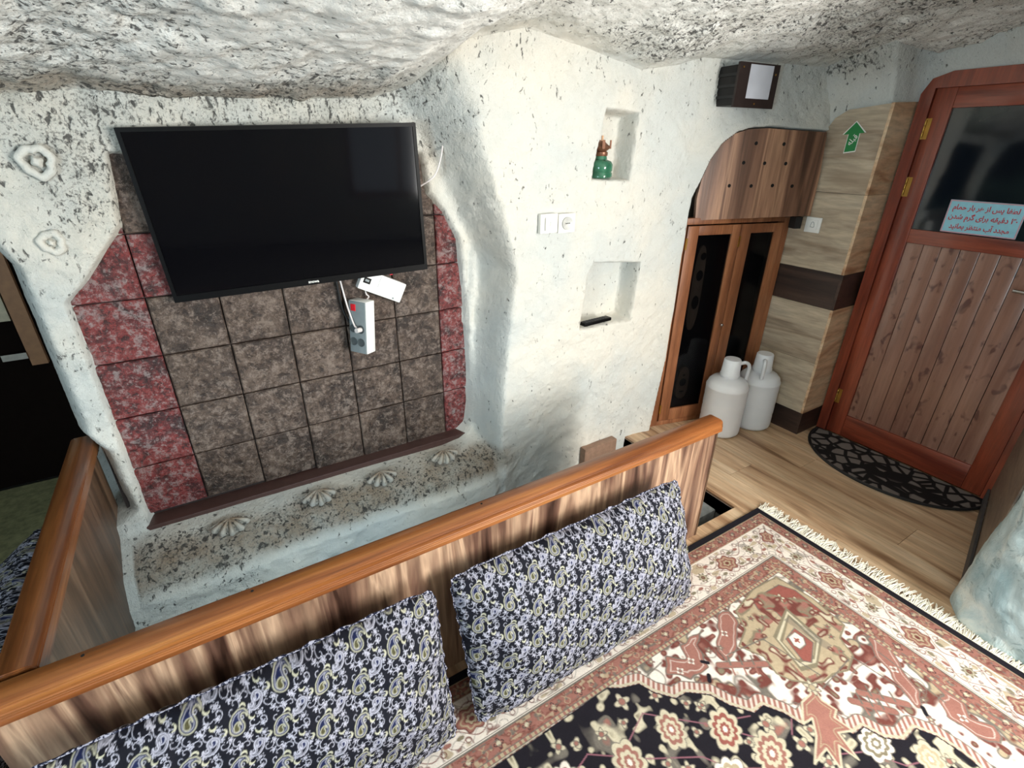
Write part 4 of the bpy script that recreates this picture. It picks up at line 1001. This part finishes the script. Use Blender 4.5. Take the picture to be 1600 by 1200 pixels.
# ------------------------------------------------------------------ water jugs
JG = NT('translucent_white_plastic', .38, .5); JG.b.inputs['Subsurface Weight'].default_value = .25; JG.b.inputs['Subsurface Radius'].default_value = (.03, .03, .035)
JG.col(JG.ramp(JG.noise(JG.co(), 5, 2), (.3, hx('#dde1e5')), (.7, hx('#e8ebee'))))
jug = empty('water_jug', (2.530, 1.605, 0), (0, 0, R(-35)), label='left of two white plastic water jugs, partly behind the end of the rail', category='jug', group='white water jugs by the cupboard')
bm = bmesh.new(); prof = [(.085, 0), (.110, .004), (.122, .016), (.124, .03)]
for z in (.10, .17, .24): prof += [(.124, z-.012), (.1225, z), (.124, z+.012)]
prof += [(.124, .300), (.1255, .306), (.1255, .312), (.120, .320), (.115, .338), (.098, .356), (.062, .366), (.052, .370), (.050, .382)]
prof = [(q*.965, z) for q, z in prof]; lathe(bm, prof, 36); mesh_obj('body', bm, JG.m, jug, True)
bm = bmesh.new(); lathe(bm, [(.052, .380), (.056, .382), (.056, .392), (.053, .396), (.048, .478), (.044, .484), (.0, .485)], 28); mesh_obj('cap', bm, JG.m, jug, True)
bm = bmesh.new(); tube(bm, [(.048, 0, .455), (.078, 0, .462), (.100, 0, .445), (.103, 0, .405), (.100, 0, .355)], .0105, 10); mesh_obj('handle', bm, JG.m, jug, True)
copy_thing(jug, (2.777, 1.560, 0), Euler((0, 0, R(215))), 'right of two white plastic water jugs, against the wooden wall')

# ------------------------------------------------------------------ brown slab by the pit, steps in the pit
sl = bpy.data.objects.new('stone_slab', None)
bm = bmesh.new(); box(bm, 1.62, 1.86, 1.80, 1.845, -.30, .045, .006)
mesh_obj('stone_slab', bm, plain('brown_ceramic', '#8b6e5b', .5, mott=.2), None, True, label='brown slab standing low against white wall below the lower niche', category='slab')
bm = bmesh.new(); box(bm, 1.70, 1.965, 1.16, 1.42, -.62, -.07, .012)
mesh_obj('stair_step', bm, plain('grey_cement', '#7d8180', .9, mott=.2), None, True, label='grey cement step down beside the rail end', category='step')

# ------------------------------------------------------------------ next room at left
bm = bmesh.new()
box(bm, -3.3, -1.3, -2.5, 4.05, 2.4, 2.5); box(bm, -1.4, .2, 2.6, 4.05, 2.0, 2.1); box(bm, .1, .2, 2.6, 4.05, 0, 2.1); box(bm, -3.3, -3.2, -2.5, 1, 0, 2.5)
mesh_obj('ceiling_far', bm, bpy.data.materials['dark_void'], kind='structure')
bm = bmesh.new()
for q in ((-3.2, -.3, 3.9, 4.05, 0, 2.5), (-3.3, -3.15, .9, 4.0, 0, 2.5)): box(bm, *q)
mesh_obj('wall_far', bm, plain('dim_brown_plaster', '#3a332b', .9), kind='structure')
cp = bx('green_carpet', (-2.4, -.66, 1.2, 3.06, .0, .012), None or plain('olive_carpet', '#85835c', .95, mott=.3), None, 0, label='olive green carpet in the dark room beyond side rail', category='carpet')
wf = empty('wooden_cabinet', (-1.12, 3.10, .013), label='dark wooden furniture with pale panel in the dark room at left edge', category='cabinet')
DW = plain('dark_old_wood', '#8a6240', .6)
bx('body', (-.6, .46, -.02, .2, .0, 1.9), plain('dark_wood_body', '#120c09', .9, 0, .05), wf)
bx('post', (.33, .39, -.05, -.02, .62, 1.25), DW, wf); bx('pale_panel', (.08, .32, -.035, -.02, .84, 1.04), plain('pale_board', '#b0a78e', .7), wf)
bx('handle', (.24, .33, -.06, -.045, .66, .69), STEEL, wf)
